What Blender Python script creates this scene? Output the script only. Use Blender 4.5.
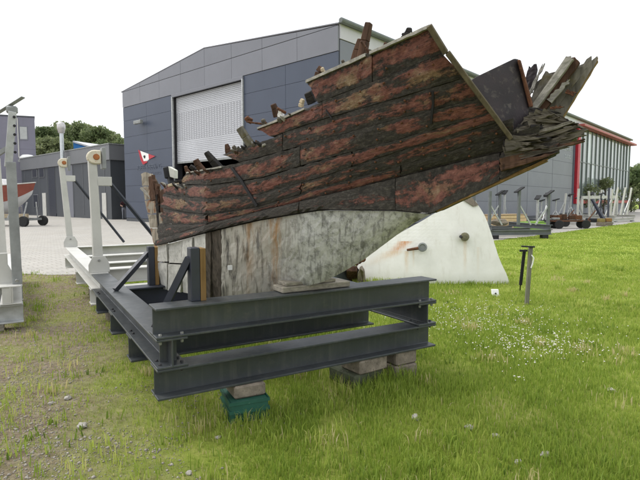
import bpy, bmesh, math, random
import numpy as np
from mathutils import Vector, Matrix, noise as mnoise
R = math.radians
random.seed(7)
for o in list(bpy.data.objects):
    bpy.data.objects.remove(o)
SC = bpy.context.scene
COL = SC.collection

# ------------------------------------------------------------------ camera, sky, sun, exposure
CAMH, PITCH, FPX = 1.52, R(4.46), 500.0
cam = bpy.data.cameras.new('camera')
cam.sensor_width = 36.0
cam.lens = 36.0 * FPX / 640.0
cam.clip_start, cam.clip_end = 0.05, 3000
cam_o = bpy.data.objects.new('camera', cam)
COL.objects.link(cam_o)
cam_o.location = (0, 0, CAMH)
cam_o.rotation_euler = (R(90) - PITCH, 0, 0)
SC.camera = cam_o

SUN_EL, SUN_AZ = R(56), R(-75)          # high behind thin cloud, to the left
world = bpy.data.worlds.new('World')
SC.world = world
world.use_nodes = True
wn, wl = world.node_tree.nodes, world.node_tree.links
for n in list(wn):
    wn.remove(n)
w_out = wn.new('ShaderNodeOutputWorld')
sky = wn.new('ShaderNodeTexSky')
sky.sky_type = 'NISHITA'
sky.sun_disc = False
sky.sun_elevation = SUN_EL
sky.sun_rotation = SUN_AZ
sky.dust_density = 4.0
sky.air_density = 1.5
w_hs = wn.new('ShaderNodeHueSaturation')
w_hs.inputs['Saturation'].default_value = 0.35
wl.new(sky.outputs[0], w_hs.inputs['Color'])
w_bg = wn.new('ShaderNodeBackground')
w_bg.inputs['Strength'].default_value = 0.05
wl.new(w_hs.outputs[0], w_bg.inputs['Color'])
# even veil of overcast cloud, a little mottled
w_tc = wn.new('ShaderNodeTexCoord')
w_no = wn.new('ShaderNodeTexNoise')
w_no.inputs['Scale'].default_value = 2.2
w_no.inputs['Detail'].default_value = 4
wl.new(w_tc.outputs['Generated'], w_no.inputs['Vector'])
w_cr = wn.new('ShaderNodeValToRGB')
w_cr.color_ramp.elements[0].position, w_cr.color_ramp.elements[1].position = .3, .7
w_cr.color_ramp.elements[0].color = (.78, .82, .88, 1)
w_cr.color_ramp.elements[1].color = (1.0, 1.0, 1.0, 1)
wl.new(w_no.outputs[0], w_cr.inputs[0])
w_bg2 = wn.new('ShaderNodeBackground')
w_bg2.inputs['Strength'].default_value = 0.85
wl.new(w_cr.outputs[0], w_bg2.inputs['Color'])
w_add = wn.new('ShaderNodeAddShader')
wl.new(w_bg.outputs[0], w_add.inputs[0])
wl.new(w_bg2.outputs[0], w_add.inputs[1])
wl.new(w_add.outputs[0], w_out.inputs['Surface'])

sun = bpy.data.lights.new('sun', 'SUN')
sun.energy, sun.angle, sun.color = 1.3, R(28), (1.0, .97, .92)
sun_o = bpy.data.objects.new('sun', sun)
COL.objects.link(sun_o)
sd = Vector((math.sin(SUN_AZ) * math.cos(SUN_EL), math.cos(SUN_AZ) * math.cos(SUN_EL), math.sin(SUN_EL)))
sun_o.rotation_euler = (-sd).to_track_quat('-Z', 'Y').to_euler()
SC.view_settings.view_transform = 'Standard'
SC.view_settings.look = 'None'
SC.view_settings.exposure = 0.5
SC.view_settings.gamma = 1.0
SC.render.engine = 'CYCLES'
SC.cycles.max_bounces = 6

# ------------------------------------------------------------------ helpers
def P(x, y, d):
    """point seen at photo pixel (x, y), d metres ahead along the ground"""
    h, v = (x - 320) / FPX, -(y - 240) / FPX
    Y = math.cos(PITCH) + v * math.sin(PITCH)
    Z = -math.sin(PITCH) + v * math.cos(PITCH)
    s = d / Y
    return Vector((h * s, d, CAMH + Z * s))

def G(x, y, z=0.0):
    h, v = (x - 320) / FPX, -(y - 240) / FPX
    Y = math.cos(PITCH) + v * math.sin(PITCH)
    Z = -math.sin(PITCH) + v * math.cos(PITCH)
    s = (z - CAMH) / Z
    return Vector((h * s, Y * s, z))

def interp(x, pts):
    if x <= pts[0][0]:
        a, b = pts[0], pts[1]
    elif x >= pts[-1][0]:
        a, b = pts[-2], pts[-1]
    else:
        for a, b in zip(pts, pts[1:]):
            if a[0] <= x <= b[0]:
                break
    return a[1] + (b[1] - a[1]) * (x - a[0]) / (b[0] - a[0])

def clampi(x, pts):
    return interp(min(max(x, pts[0][0]), pts[-1][0]), pts)

class MB:
    def __init__(s):
        s.v, s.f, s.uv, s.mi = [], [], [], []
    def face(s, idx, uv=None, mi=0):
        s.f.append(tuple(idx)); s.uv.append(uv); s.mi.append(mi)
    def hexa(s, p, mi=0):
        """8 points: bottom loop 0-3, top loop 4-7"""
        b = len(s.v)
        s.v += [Vector(q) for q in p]
        for q in ((3, 2, 1, 0), (4, 5, 6, 7), (0, 1, 5, 4), (1, 2, 6, 5), (2, 3, 7, 6), (3, 0, 4, 7)):
            s.face([b + k for k in q], None, mi)
        return s
    def box(s, c, ax, ay, az, mi=0):
        """centre and three half-axis vectors"""
        c, ax, ay, az = map(Vector, (c, ax, ay, az))
        return s.hexa([c - ax - ay - az, c + ax - ay - az, c + ax + ay - az, c - ax + ay - az,
                       c - ax - ay + az, c + ax - ay + az, c + ax + ay + az, c - ax + ay + az], mi)
    def abox(s, x0, x1, y0, y1, z0, z1, mi=0):
        return s.box(((x0 + x1) / 2, (y0 + y1) / 2, (z0 + z1) / 2), ((x1 - x0) / 2, 0, 0), (0, (y1 - y0) / 2, 0), (0, 0, (z1 - z0) / 2), mi)
    def bar(s, p0, p1, w, h, up=(0, 0, 1), w1=None, h1=None, mi=0):
        p0, p1 = Vector(p0), Vector(p1)
        d = (p1 - p0).normalized()
        side = d.cross(Vector(up))
        if side.length < 1e-4:
            side = d.cross(Vector((1, 0, 0)))
        side.normalize()
        u = side.cross(d).normalized()
        w1 = w if w1 is None else w1
        h1 = h if h1 is None else h1
        a, b, a1, b1 = side * w / 2, u * h / 2, side * w1 / 2, u * h1 / 2
        return s.hexa([p0 - a - b, p0 + a - b, p0 + a + b, p0 - a + b, p1 - a1 - b1, p1 + a1 - b1, p1 + a1 + b1, p1 - a1 + b1], mi)
    def prism(s, poly, ext, mi=0):
        """polygon of 3D points extruded by vector ext"""
        b, n = len(s.v), len(poly)
        ext = Vector(ext)
        s.v += [Vector(q) for q in poly] + [Vector(q) + ext for q in poly]
        s.face([b + k for k in range(n)], None, mi)
        s.face([b + n + k for k in reversed(range(n))], None, mi)
        for k in range(n):
            j = (k + 1) % n
            s.face((b + k, b + n + k, b + n + j, b + j), None, mi)
        return s
    def ibeam(s, p0, p1, W, H, tw=.012, tf=.016, up=(0, 0, 1)):
        """I section with its TOP centre line from p0 to p1"""
        p0, p1 = Vector(p0), Vector(p1)
        d = (p1 - p0).normalized()
        side = d.cross(Vector(up)).normalized()
        u = side.cross(d)
        a, t = W / 2, tw / 2
        sec = [(-a, 0), (a, 0), (a, -tf), (t, -tf), (t, -H + tf), (a, -H + tf), (a, -H), (-a, -H), (-a, -H + tf), (-t, -H + tf), (-t, -tf), (-a, -tf)]
        return s.prism([p0 + side * x + u * y for x, y in sec], p1 - p0)
    def tube(s, pts, r, n=8, caps=True, mi=0):
        pts = [Vector(p) for p in pts]
        rs = r if isinstance(r, (list, tuple)) else [r] * len(pts)
        b = len(s.v)
        ref = Vector((0, 0, 1))
        for i, p in enumerate(pts):
            d = (pts[min(i + 1, len(pts) - 1)] - pts[max(i - 1, 0)]).normalized()
            a = d.cross(ref if abs(d.z) < .95 else Vector((1, 0, 0))).normalized()
            c = d.cross(a)
            for k in range(n):
                t = 2 * math.pi * k / n
                s.v.append(p + (a * math.cos(t) + c * math.sin(t)) * rs[i])
        for i in range(len(pts) - 1):
            for k in range(n):
                j = (k + 1) % n
                s.face((b + i * n + k, b + i * n + j, b + (i + 1) * n + j, b + (i + 1) * n + k), None, mi)
        if caps:
            s.face([b + k for k in range(n)], None, mi)
            e = b + (len(pts) - 1) * n
            s.face([e + k for k in reversed(range(n))], None, mi)
        return s
    def lathe(s, c, axis, prof, n=20, mi=0):
        """prof: (radius, offset along axis)"""
        c, ax = Vector(c), Vector(axis).normalized()
        a = ax.orthogonal().normalized()
        e = ax.cross(a)
        b = len(s.v)
        for r, h in prof:
            for k in range(n):
                t = 2 * math.pi * k / n
                s.v.append(c + ax * h + (a * math.cos(t) + e * math.sin(t)) * r)
        for i in range(len(prof) - 1):
            for k in range(n):
                j = (k + 1) % n
                s.face((b + i * n + k, b + i * n + j, b + (i + 1) * n + j, b + (i + 1) * n + k), None, mi)
        s.face([b + k for k in reversed(range(n))], None, mi)
        e0 = b + (len(prof) - 1) * n
        s.face([e0 + k for k in range(n)], None, mi)
        return s
    def bolt(s, p, r=.013, h=.012, axis=(0, 0, 1)):
        return s.lathe(p, axis, [(r, 0), (r, h * .8), (r * .8, h)], 6)
    def grid(s, fr, bk, uvs):
        """closed slab from two equal grids of points (rows x cols)"""
        nr, nc = len(fr), len(fr[0])
        b = len(s.v)
        for g in (fr, bk):
            for row in g:
                s.v += row
        o = nr * nc
        fi = lambda r, c: b + r * nc + c
        for r in range(nr - 1):
            for c in range(nc - 1):
                q = (fi(r, c), fi(r, c + 1), fi(r + 1, c + 1), fi(r + 1, c))
                uv = (uvs[r][c], uvs[r][c + 1], uvs[r + 1][c + 1], uvs[r + 1][c])
                s.face(q[::-1], uv[::-1])
                s.face([k + o for k in q], uv)
        edge = [(r, 0) for r in range(nr)] + [(nr - 1, c) for c in range(1, nc)] + [(r, nc - 1) for r in range(nr - 2, -1, -1)] + [(0, c) for c in range(nc - 2, 0, -1)]
        for k in range(len(edge)):
            a, c = edge[k], edge[(k + 1) % len(edge)]
            i, j = fi(*a), fi(*c)
            s.face((i, j, j + o, i + o), (uvs[a[0]][a[1]], uvs[c[0]][c[1]], uvs[c[0]][c[1]], uvs[a[0]][a[1]]))
        return s
    def mesh(s, name, mats, origin=(0, 0, 0), smooth=False):
        m = bpy.data.meshes.new(name)
        og = Vector(origin)
        m.from_pydata([tuple(Vector(v) - og) for v in s.v], [], s.f)
        mats = mats if isinstance(mats, (list, tuple)) else [mats]
        for k in mats:
            m.materials.append(k)
        if len(mats) > 1:
            m.polygons.foreach_set('material_index', s.mi)
        if any(u is not None for u in s.uv):
            ul = m.uv_layers.new(name='UVMap')
            k = 0
            flat = []
            for f, u in zip(s.f, s.uv):
                for q in range(len(f)):
                    flat += list(u[q]) if u is not None else [0, 0]
            ul.data.foreach_set('uv', flat)
        bm = bmesh.new(); bm.from_mesh(m)
        bmesh.ops.recalc_face_normals(bm, faces=bm.faces)
        bm.to_mesh(m); bm.free()
        if smooth:
            m.polygons.foreach_set('use_smooth', [True] * len(m.polygons))
        m.update()
        return m
    def build(s, name, mats, parent=None, bevel=0, smooth=False, origin=None):
        og = wpos(parent) if parent is not None else Vector(origin or (0, 0, 0))
        o = bpy.data.objects.new(name, s.mesh(name, mats, og, smooth))
        COL.objects.link(o)
        if parent is not None:
            o.parent = parent
        else:
            o.location = og
        if bevel:
            b = o.modifiers.new('bevel', 'BEVEL')
            b.width, b.segments, b.limit_method = bevel, 1, 'ANGLE'
        return o

def wpos(o):
    p = Vector((0, 0, 0))
    while o is not None:
        p = p + o.location
        o = o.parent
    return p

def tag(o, label=None, cat=None, group=None, kind=None):
    for k, v in (('label', label), ('category', cat), ('group', group), ('kind', kind)):
        if v:
            o[k] = v
    return o

def thing(name, loc, label, cat, group=None, rz=0):
    o = bpy.data.objects.new(name, None)
    o.empty_display_size = .2
    COL.objects.link(o)
    o.location = loc
    o.rotation_euler = (0, 0, rz)
    return tag(o, label, cat, group)

def kids(o):
    return [c for c in bpy.data.objects if c.parent is o]

def copy_tree(o, parent=None):
    c = o.copy(); COL.objects.link(c)
    c.parent = parent
    for k in kids(o):
        copy_tree(k, c)
    return c

# ------------------------------------------------------------------ materials
class NT:
    def __init__(s, name):
        s.m = bpy.data.materials.new(name)
        s.m.use_nodes = True
        s.n, s.l = s.m.node_tree.nodes, s.m.node_tree.links
        s.b = s.n['Principled BSDF']
    def new(s, t, **kw):
        n = s.n.new(t)
        for k, v in kw.items():
            if k in n.inputs:
                n.inputs[k].default_value = v
            else:
                setattr(n, k, v)
        return n
    def link(s, a, b):
        s.l.new(a, b)
    def coord(s, scale=(1, 1, 1), kind='Object', rand=True):
        tc = s.new('ShaderNodeTexCoord')
        mp = s.new('ShaderNodeMapping')
        mp.inputs['Scale'].default_value = scale
        s.link(tc.outputs[kind], mp.inputs['Vector'])
        if rand:
            oi = s.new('ShaderNodeObjectInfo')
            mm = s.new('ShaderNodeMath', operation='MULTIPLY')
            mm.inputs[1].default_value = 37.0
            s.link(oi.outputs['Random'], mm.inputs[0])
            s.link(mm.outputs[0], mp.inputs['Location'])
        return mp.outputs[0]
    def noise(s, vec, scale, detail=5, rough=.6, dist=0):
        n = s.new('ShaderNodeTexNoise')
        n.inputs['Scale'].default_value = scale
        n.inputs['Detail'].default_value = detail
        n.inputs['Roughness'].default_value = rough
        n.inputs['Distortion'].default_value = dist
        if vec is not None:
            s.link(vec, n.inputs['Vector'])
        return n.outputs[0]
    def ramp(s, fac, stops, interp='LINEAR'):
        r = s.new('ShaderNodeValToRGB')
        cr = r.color_ramp
        cr.interpolation = interp
        while len(cr.elements) < len(stops):
            cr.elements.new(.5)
        for e, (p, c) in zip(cr.elements, stops):
            e.position = p
            e.color = (c, c, c, 1) if isinstance(c, (int, float)) else (*c, 1)
        s.link(fac, r.inputs[0])
        return r.outputs[0]
    def mix(s, fac, a, b, mode='MIX'):
        m = s.new('ShaderNodeMix', data_type='RGBA', blend_type=mode)
        for sock, v in ((m.inputs[0], fac), (m.inputs[6], a), (m.inputs[7], b)):
            if isinstance(v, (int, float)):
                sock.default_value = v
            elif isinstance(v, tuple):
                sock.default_value = (*v, 1)
            else:
                s.link(v, sock)
        return m.outputs[2]
    def math(s, op, a, b=0.0):
        m = s.new('ShaderNodeMath', operation=op)
        for k, v in ((0, a), (1, b)):
            if isinstance(v, (int, float)):
                m.inputs[k].default_value = v
            else:
                s.link(v, m.inputs[k])
        return m.outputs[0]
    def bump(s, h, strength=.3, dist=.01):
        b = s.new('ShaderNodeBump')
        b.inputs['Strength'].default_value = strength
        b.inputs['Distance'].default_value = dist
        s.link(h, b.inputs['Height'])
        s.link(b.outputs[0], s.b.inputs['Normal'])
    def out(s, col, rough=.6, spec=.4, metal=0.0):
        if isinstance(col, tuple):
            s.b.inputs['Base Color'].default_value = (*col, 1)
        else:
            s.link(col, s.b.inputs['Base Color'])
        if isinstance(rough, (int, float)):
            s.b.inputs['Roughness'].default_value = rough
        else:
            s.link(rough, s.b.inputs['Roughness'])
        s.b.inputs['Specular IOR Level'].default_value = spec
        s.b.inputs['Metallic'].default_value = metal
        return s.m

def m_plain(name, c, rough=.6, var=.18, scale=6, spec=.4, metal=0, bump=.15, scuff=None, sc_amt=.6):
    t = NT(name)
    v = t.coord()
    n = t.noise(v, scale)
    lo, hi = tuple(x * (1 - var) for x in c), tuple(min(1, x * (1 + var)) for x in c)
    col = t.ramp(n, [(.3, lo), (.7, hi)])
    if scuff:
        n2 = t.noise(v, scale * 3.1, 8, .7)
        col = t.mix(t.ramp(n2, [(sc_amt, 0.0), (sc_amt + .1, 1.0)]), col, scuff)
    rr = t.ramp(t.noise(v, scale * 2), [(.3, max(.03, rough - .1)), (.7, min(1, rough + .1))])
    t.bump(t.noise(v, scale * 12, 4), bump, .003)
    return t.out(col, rr, spec, metal)

def m_steel():
    t = NT('grey painted steel')
    v = t.coord((1, 1, 1), 'Object', True)
    n = t.noise(v, 2.6, 7, .65)
    col = t.ramp(n, [(.3, (.032, .037, .040)), (.7, (.052, .059, .063))])
    vz = t.coord((22, 22, 1.5), 'Object', True)
    col = t.mix(t.math('MULTIPLY', t.ramp(t.noise(vz, 1, 5), [(.52, 0.0), (.7, 1.0)]), .4), col, (.095, .095, .085))
    col = t.mix(t.math('MULTIPLY', t.ramp(t.noise(v, 9, 10, .8), [(.55, 0.0), (.72, 1.0)]), .5), col, (.11, .105, .09))
    col = t.mix(t.math('MULTIPLY', t.ramp(t.noise(v, 38, 6, .7), [(.70, 0.0), (.73, 1.0)]), .8), col, (.15, .075, .035))
    t.bump(t.noise(v, 30, 5), .12, .003)
    return t.out(col, t.ramp(t.noise(v, 5, 7), [(.3, .28), (.7, .5)]), .5)
STEEL = m_steel()
STEEL_DK = m_plain('navy painted steel', (.022, .026, .038), .45, .2, 6, .5, bump=.08)
BOLT = m_plain('zinc bolts', (.28, .28, .27), .4, .2, 30, .5, .6)
BOLT_DK = m_plain('dark bolts', (.03, .03, .032), .5, .2, 30)
GALV = m_plain('galvanised steel', (.40, .41, .41), .42, .22, 9, .5, .35, .1)
GALV_DK = m_plain('weathered steel tube', (.25, .26, .255), .55, .25, 5, .4, .15, .1, scuff=(.12, .09, .06), sc_amt=.68)
WHITE_STEEL = m_plain('worn white painted steel', (.50, .495, .46), .5, .10, 3, .4, bump=.1, scuff=(.30, .25, .18), sc_amt=.64)
RUSTY = m_plain('rusted iron', (.11, .05, .028), .85, .5, 18, .2, bump=.6, scuff=(.20, .09, .04), sc_amt=.55)
RUST_OR = m_plain('orange rust', (.34, .13, .05), .85, .35, 25, .2, bump=.5)
CREAM = m_plain('rust stained cream pad', (.62, .57, .45), .6, .12, 14, .3, scuff=(.40, .16, .06), sc_amt=.58)
RUBBER = m_plain('tyre rubber', (.02, .02, .02), .8, .3, 20)
BLACK = m_plain('black paint', (.012, .012, .014), .6, .2, 12)
WHITE_P = m_plain('white plastic', (.8, .8, .78), .45, .04, 12)
CONC = m_plain('concrete paver', (.20, .17, .135), .9, .35, 16, .2, bump=.8, scuff=(.09, .08, .055), sc_amt=.56)
GREENP = m_plain('green plastic crate', (.018, .085, .058), .5, .2, 8, .45, scuff=(.08, .17, .12), sc_amt=.64)
PALEWOOD = m_plain('dry pale timber', (.46, .38, .26), .8, .2, 9, .2)
PLY = m_plain('plywood', (.60, .44, .25), .75, .12, 6, .2)

def m_wood(name, c0, c1, along='X', rough=.85, stain=None, st=.55):
    t = NT(name)
    sc = {'X': (1.2, 18, 18), 'Y': (18, 1.2, 18), 'Z': (18, 18, 1.2)}[along]
    v = t.coord(sc)
    n = t.noise(v, 1.6, 8, .65, .4)
    col = t.ramp(n, [(.28, c0), (.72, c1)])
    if stain:
        v2 = t.coord((1, 1, 1))
        col = t.mix(t.ramp(t.noise(v2, 9, 6), [(st, 0.0), (st + .12, 1.0)]), col, stain)
    t.bump(n, .7, .006)
    return t.out(col, rough, .2)

BLOCKW = m_wood('grey weathered baulk', (.12, .11, .09), (.34, .31, .25), 'X')
POSTW = m_wood('orange timber facing', (.13, .075, .028), (.30, .19, .075), 'Z')
OLIVEW = m_wood('olive weathered trim', (.055, .045, .028), (.15, .125, .075), 'Z')
GREYW = m_wood('silvered driftwood', (.05, .046, .036), (.21, .195, .155), 'Z', stain=(.10, .085, .04), st=.56)
LOGW = m_wood('rotten dark timber', (.024, .021, .016), (.165, .145, .11), 'X', stain=(.05, .05, .026), st=.62)
DARKW = m_wood('tarred timber', (.010, .010, .010), (.045, .040, .036), 'X')
BROWNW = m_wood('brown rotten timber', (.026, .015, .010), (.125, .068, .042), 'Z')
LIPW = m_wood('silver grey lip', (.14, .135, .115), (.40, .38, .33), 'X')

def m_hullpaint(name, dark=.5):
    """old red and ochre paint flaking off dark timber; UV runs along the plank in metres, across it 0 to 1"""
    t = NT(name)
    uv = t.coord((1, 1, 1), 'UV', False)
    def vec(su, sv):
        mp = t.new('ShaderNodeMapping'); mp.inputs['Scale'].default_value = (su, sv * .15, 1)
        t.link(uv, mp.inputs['Vector'])
        return mp.outputs[0]
    lng, med, fin = vec(.45, 1.3), vec(.7, 1.0), vec(.75, 1.2)
    base = t.ramp(t.noise(fin, 42, 10, .75), [(.30, (.014, .013, .012)), (.52, (.042, .037, .031)), (.66, (.095, .086, .072)), (.80, (.18, .168, .145))])
    red = t.ramp(t.noise(fin, 26, 9, .72), [(.26, (.035, .016, .012)), (.44, (.12, .044, .033)), (.60, (.21, .088, .064)), (.78, (.33, .20, .16))])
    och = t.ramp(t.noise(fin, 30, 8, .7), [(.3, (.07, .045, .025)), (.5, (.19, .12, .065)), (.72, (.36, .29, .19))])
    sep = t.new('ShaderNodeSeparateXYZ'); t.link(uv, sep.inputs[0])
    band = t.ramp(sep.outputs[1], [(.0, -.0), (.12, .35), (.35, .62), (.72, .55), (.90, .1), (1.0, .0)])
    s1 = t.math('ADD', t.math('MULTIPLY', t.noise(lng, 6, 8, .62, .5), 1.25), t.math('MULTIPLY', t.noise(fin, 16, 10, .8), .85))
    s1 = t.math('ADD', t.math('MULTIPLY', s1, .42), t.math('MULTIPLY', band, .22))
    m = t.ramp(s1, [(dark, 0.0), (dark + .035, 1.0)])
    pc = t.mix(t.ramp(t.noise(med, 5, 6, .65), [(.52, 0.0), (.62, 1.0)]), red, och)
    col = t.mix(m, base, pc)
    # bare grey scuffs and black tar spots
    col = t.mix(t.math('MULTIPLY', t.ramp(t.noise(med, 22, 10, .78), [(.57, 0.0), (.64, 1.0)]), .55), col, (.12, .115, .098))
    col = t.mix(t.math('MULTIPLY', t.ramp(t.noise(med, 11, 10, .75), [(.545, 0.0), (.60, 1.0)]), .85), col, (.015, .014, .012))
    grain = vec(.35, 9)
    h = t.math('ADD', t.noise(fin, 30, 10, .75), t.math('MULTIPLY', m, .4))
    t.bump(t.math('ADD', h, t.math('MULTIPLY', t.noise(grain, 14, 4, .6), .6)), .8, .007)
    return t.out(col, t.ramp(m, [(0, .8), (1, .62)]), .28)

HULL = m_hullpaint('flaking red hull paint', .530)
HULL_DK = m_hullpaint('mostly bare dark hull plank', .590)
HULL_RED = m_hullpaint('red hull plank', .495)

def m_deadwood():
    t = NT('grey deadwood')
    tc = t.new('ShaderNodeTexCoord')
    mp = t.new('ShaderNodeMapping'); mp.inputs['Scale'].default_value = (40, 2.2, 1)
    t.link(tc.outputs['UV'], mp.inputs['Vector'])
    obj = t.coord((1, 1, 1), 'Object', False)
    streak = t.noise(mp.outputs[0], 1.0, 6, .65, .5)
    blot = t.noise(obj, 13, 12, .80)
    col = t.ramp(blot, [(.30, (.09, .09, .085)), (.41, (.25, .25, .238)), (.50, (.44, .44, .42)), (.68, (.60, .60, .575))])
    col = t.mix(t.math('MULTIPLY', t.ramp(streak, [(.52, 0.0), (.60, 1.0)]), .6), col, (.10, .097, .09))
    sep = t.new('ShaderNodeSeparateXYZ'); t.link(tc.outputs['UV'], sep.inputs[0])
    wob = t.math('ADD', sep.outputs[0], t.math('MULTIPLY', t.math('SUBTRACT', t.noise(obj, 3.5, 4), .5), .04))
    zone = t.ramp(wob, [(.0, .9), (.16, .8), (.40, .0)])
    brown = t.ramp(streak, [(.37, (.045, .04, .034)), (.44, (.20, .185, .155)), (.51, (.42, .395, .34)), (.68, (.56, .535, .48))])
    col = t.mix(zone, col, brown)
    rz = t.ramp(wob, [(.02, 0.0), (.10, .15), (.13, .8), (.155, .2), (.22, .2), (.245, .95), (.265, .95), (.285, .1), (.4, 0.0)])
    rn = t.math('MULTIPLY', rz, t.ramp(t.noise(mp.outputs[0], 1.7, 5), [(.34, 0.0), (.58, 1.0)]))
    rn = t.math('MULTIPLY', rn, t.ramp(sep.outputs[1], [(.0, .35), (.5, .7), (1.0, 1.0)]))
    col = t.mix(rn, col, (.30, .165, .065))
    moss = t.ramp(sep.outputs[1], [(.0, 1.0), (.14, .0)])
    col = t.mix(t.math('MULTIPLY', moss, .3), col, (.13, .125, .08))
    t.bump(t.math('ADD', blot, t.math('MULTIPLY', streak, .4)), .45, .008)
    return t.out(col, .8, .25)
DEADW = m_deadwood()
PALEB = m_plain('pale painted board', (.48, .47, .43), .75, .2, 14, .25, bump=.5, scuff=(.10, .09, .075), sc_amt=.58)
STREAKB = m_wood('dark streaked board', (.018, .016, .013), (.15, .125, .10), 'Z')
FARPL = m_wood('pale split plank', (.09, .075, .055), (.38, .34, .27), 'Z', stain=(.22, .095, .04), st=.52)
PANELW = m_plain('dark painted transom', (.026, .020, .022), .65, .6, 7, .35, bump=.5, scuff=(.065, .055, .048), sc_amt=.54)

def m_white_hull(streaks=()):
    t = NT('old white hull paint')
    v = t.coord((1, 1, 1), 'Object', False)
    vz = t.coord((14, 14, 1.2), 'Object', False)
    col = t.ramp(t.noise(v, 3, 6), [(.3, (.70, .69, .63)), (.7, (.80, .79, .74))])
    col = t.mix(t.math('MULTIPLY', t.ramp(t.noise(vz, 1, 6), [(.55, 0.0), (.7, 1.0)]), .28), col, (.48, .44, .35))
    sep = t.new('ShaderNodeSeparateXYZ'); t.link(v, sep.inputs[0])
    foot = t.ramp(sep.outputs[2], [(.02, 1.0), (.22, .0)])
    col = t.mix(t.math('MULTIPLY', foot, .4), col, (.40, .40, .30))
    brk = t.noise(t.coord((30, 30, 5), 'Object', False), 1, 6, .7)
    for (xc, zt_, zb_, w_, slope, amt, c_) in streaks:
        # a run of rust: centre line x = xc + slope * (z - zt), fading towards its foot
        dx = t.math('ABSOLUTE', t.math('SUBTRACT', t.math('SUBTRACT', sep.outputs[0], xc), t.math('MULTIPLY', t.math('SUBTRACT', sep.outputs[2], zt_), slope)))
        a = t.math('SUBTRACT', 1.0, t.math('DIVIDE', dx, w_))
        mz = t.new('ShaderNodeMapRange'); t.link(sep.outputs[2], mz.inputs[0])
        mz.inputs[1].default_value, mz.inputs[2].default_value = zb_, zt_
        top = t.math('LESS_THAN', sep.outputs[2], zt_ + .015)
        f = t.math('MULTIPLY', t.math('MULTIPLY', t.math('MAXIMUM', a, 0.0), mz.outputs[0]), top)
        f = t.math('MULTIPLY', f, t.ramp(brk, [(.3, .25), (.65, 1.0)]))
        m_ = t.math('MINIMUM', t.math('MULTIPLY', f, amt), .9)
        col = t.mix(m_, col, c_)
    t.bump(t.noise(v, 5, 6), .3, .01)
    return t.out(col, .55, .35)

def m_clad(name, c, var=.07):
    t = NT(name)
    v = t.coord((1, 1, 1))
    oi = t.new('ShaderNodeObjectInfo')
    col = t.mix(t.ramp(t.noise(v, .5, 5), [(.3, 0.0), (.7, 1.0)]), tuple(x * (1 - var) for x in c), tuple(x * (1 + var) for x in c))
    vz = t.coord((5, 5, .35))
    col = t.mix(t.math('MULTIPLY', t.ramp(t.noise(vz, 1, 5), [(.5, 0.0), (.75, 1.0)]), .18), col, tuple(x * .7 + .03 for x in c))
    col = t.mix(t.math('MULTIPLY', oi.outputs['Random'], .12), col, tuple(x * 1.25 for x in c))
    return t.out(col, .45, .4)
CL_DARK = m_clad('dark blue cladding', (.052, .065, .098))
CL_GREY = m_clad('grey blue cladding', (.165, .170, .195))
CL_SIDE = m_clad('side wall cladding', (.165, .175, .205))
CL_WHITE = m_clad('white fascia sheet', (.50, .49, .53))
CL_PURP = m_clad('purple grey render', (.185, .18, .225))
CL_SHED = m_clad('charcoal cladding', (.060, .066, .075))
CL_FASC = m_clad('grey fascia', (.155, .160, .170))
SLATM = m_clad('shutter slats', (.47, .48, .51))
ROOFM = m_clad('grey roof sheet', (.20, .20, .225))
GUTTER = m_plain('green grey gutter', (.13, .145, .14), .5, .1, 4)
REDP = m_plain('red frame paint', (.42, .02, .035), .45, .1, 3)
REDTRIM = m_plain('red trim', (.40, .10, .09), .5, .15, 3)
MULL = m_plain('aluminium mullion', (.14, .16, .16), .4, .1, 6, .5, .3)
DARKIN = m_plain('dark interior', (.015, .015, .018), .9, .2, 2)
BLUER = m_plain('blue sheet', (.04, .20, .50), .5, .1, 2)
GLASS_W = m_plain('dark window glass', (.02, .024, .03), .08, .2, 2, .8, bump=0)

def m_pane():
    t = NT('greenish glazing')
    oi = t.new('ShaderNodeObjectInfo')
    v = t.coord((1, 1, .35))
    c = t.ramp(oi.outputs['Random'], [(.0, (.12, .15, .14)), (.45, (.20, .235, .225)), (.7, (.26, .29, .285)), (.92, (.50, .56, .57))])
    c = t.mix(t.math('MULTIPLY', t.ramp(t.noise(v, 1.3, 4), [(.4, 0.0), (.65, 1.0)]), .35), c, (.11, .14, .12))
    return t.out(c, .06, .7)
PANE = m_pane()

def m_perf():
    t = NT('perforated shutter slats')
    tc = t.new('ShaderNodeTexCoord')
    sep = t.new('ShaderNodeSeparateXYZ'); t.link(tc.outputs['UV'], sep.inputs[0])
    fx = t.math('FRACT', t.math('MULTIPLY', sep.outputs[0], 3.7))
    d = t.math('LESS_THAN', t.math('ABSOLUTE', t.math('SUBTRACT', fx, .5)), .27)
    fy = t.math('LESS_THAN', t.math('ABSOLUTE', t.math('SUBTRACT', sep.outputs[1], .5)), .3)
    col = t.mix(t.math('MULTIPLY', t.math('MULTIPLY', d, fy), .8), (.47, .48, .51), (.18, .18, .20))
    return t.out(col, .45, .4)
PERF = m_perf()

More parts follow.
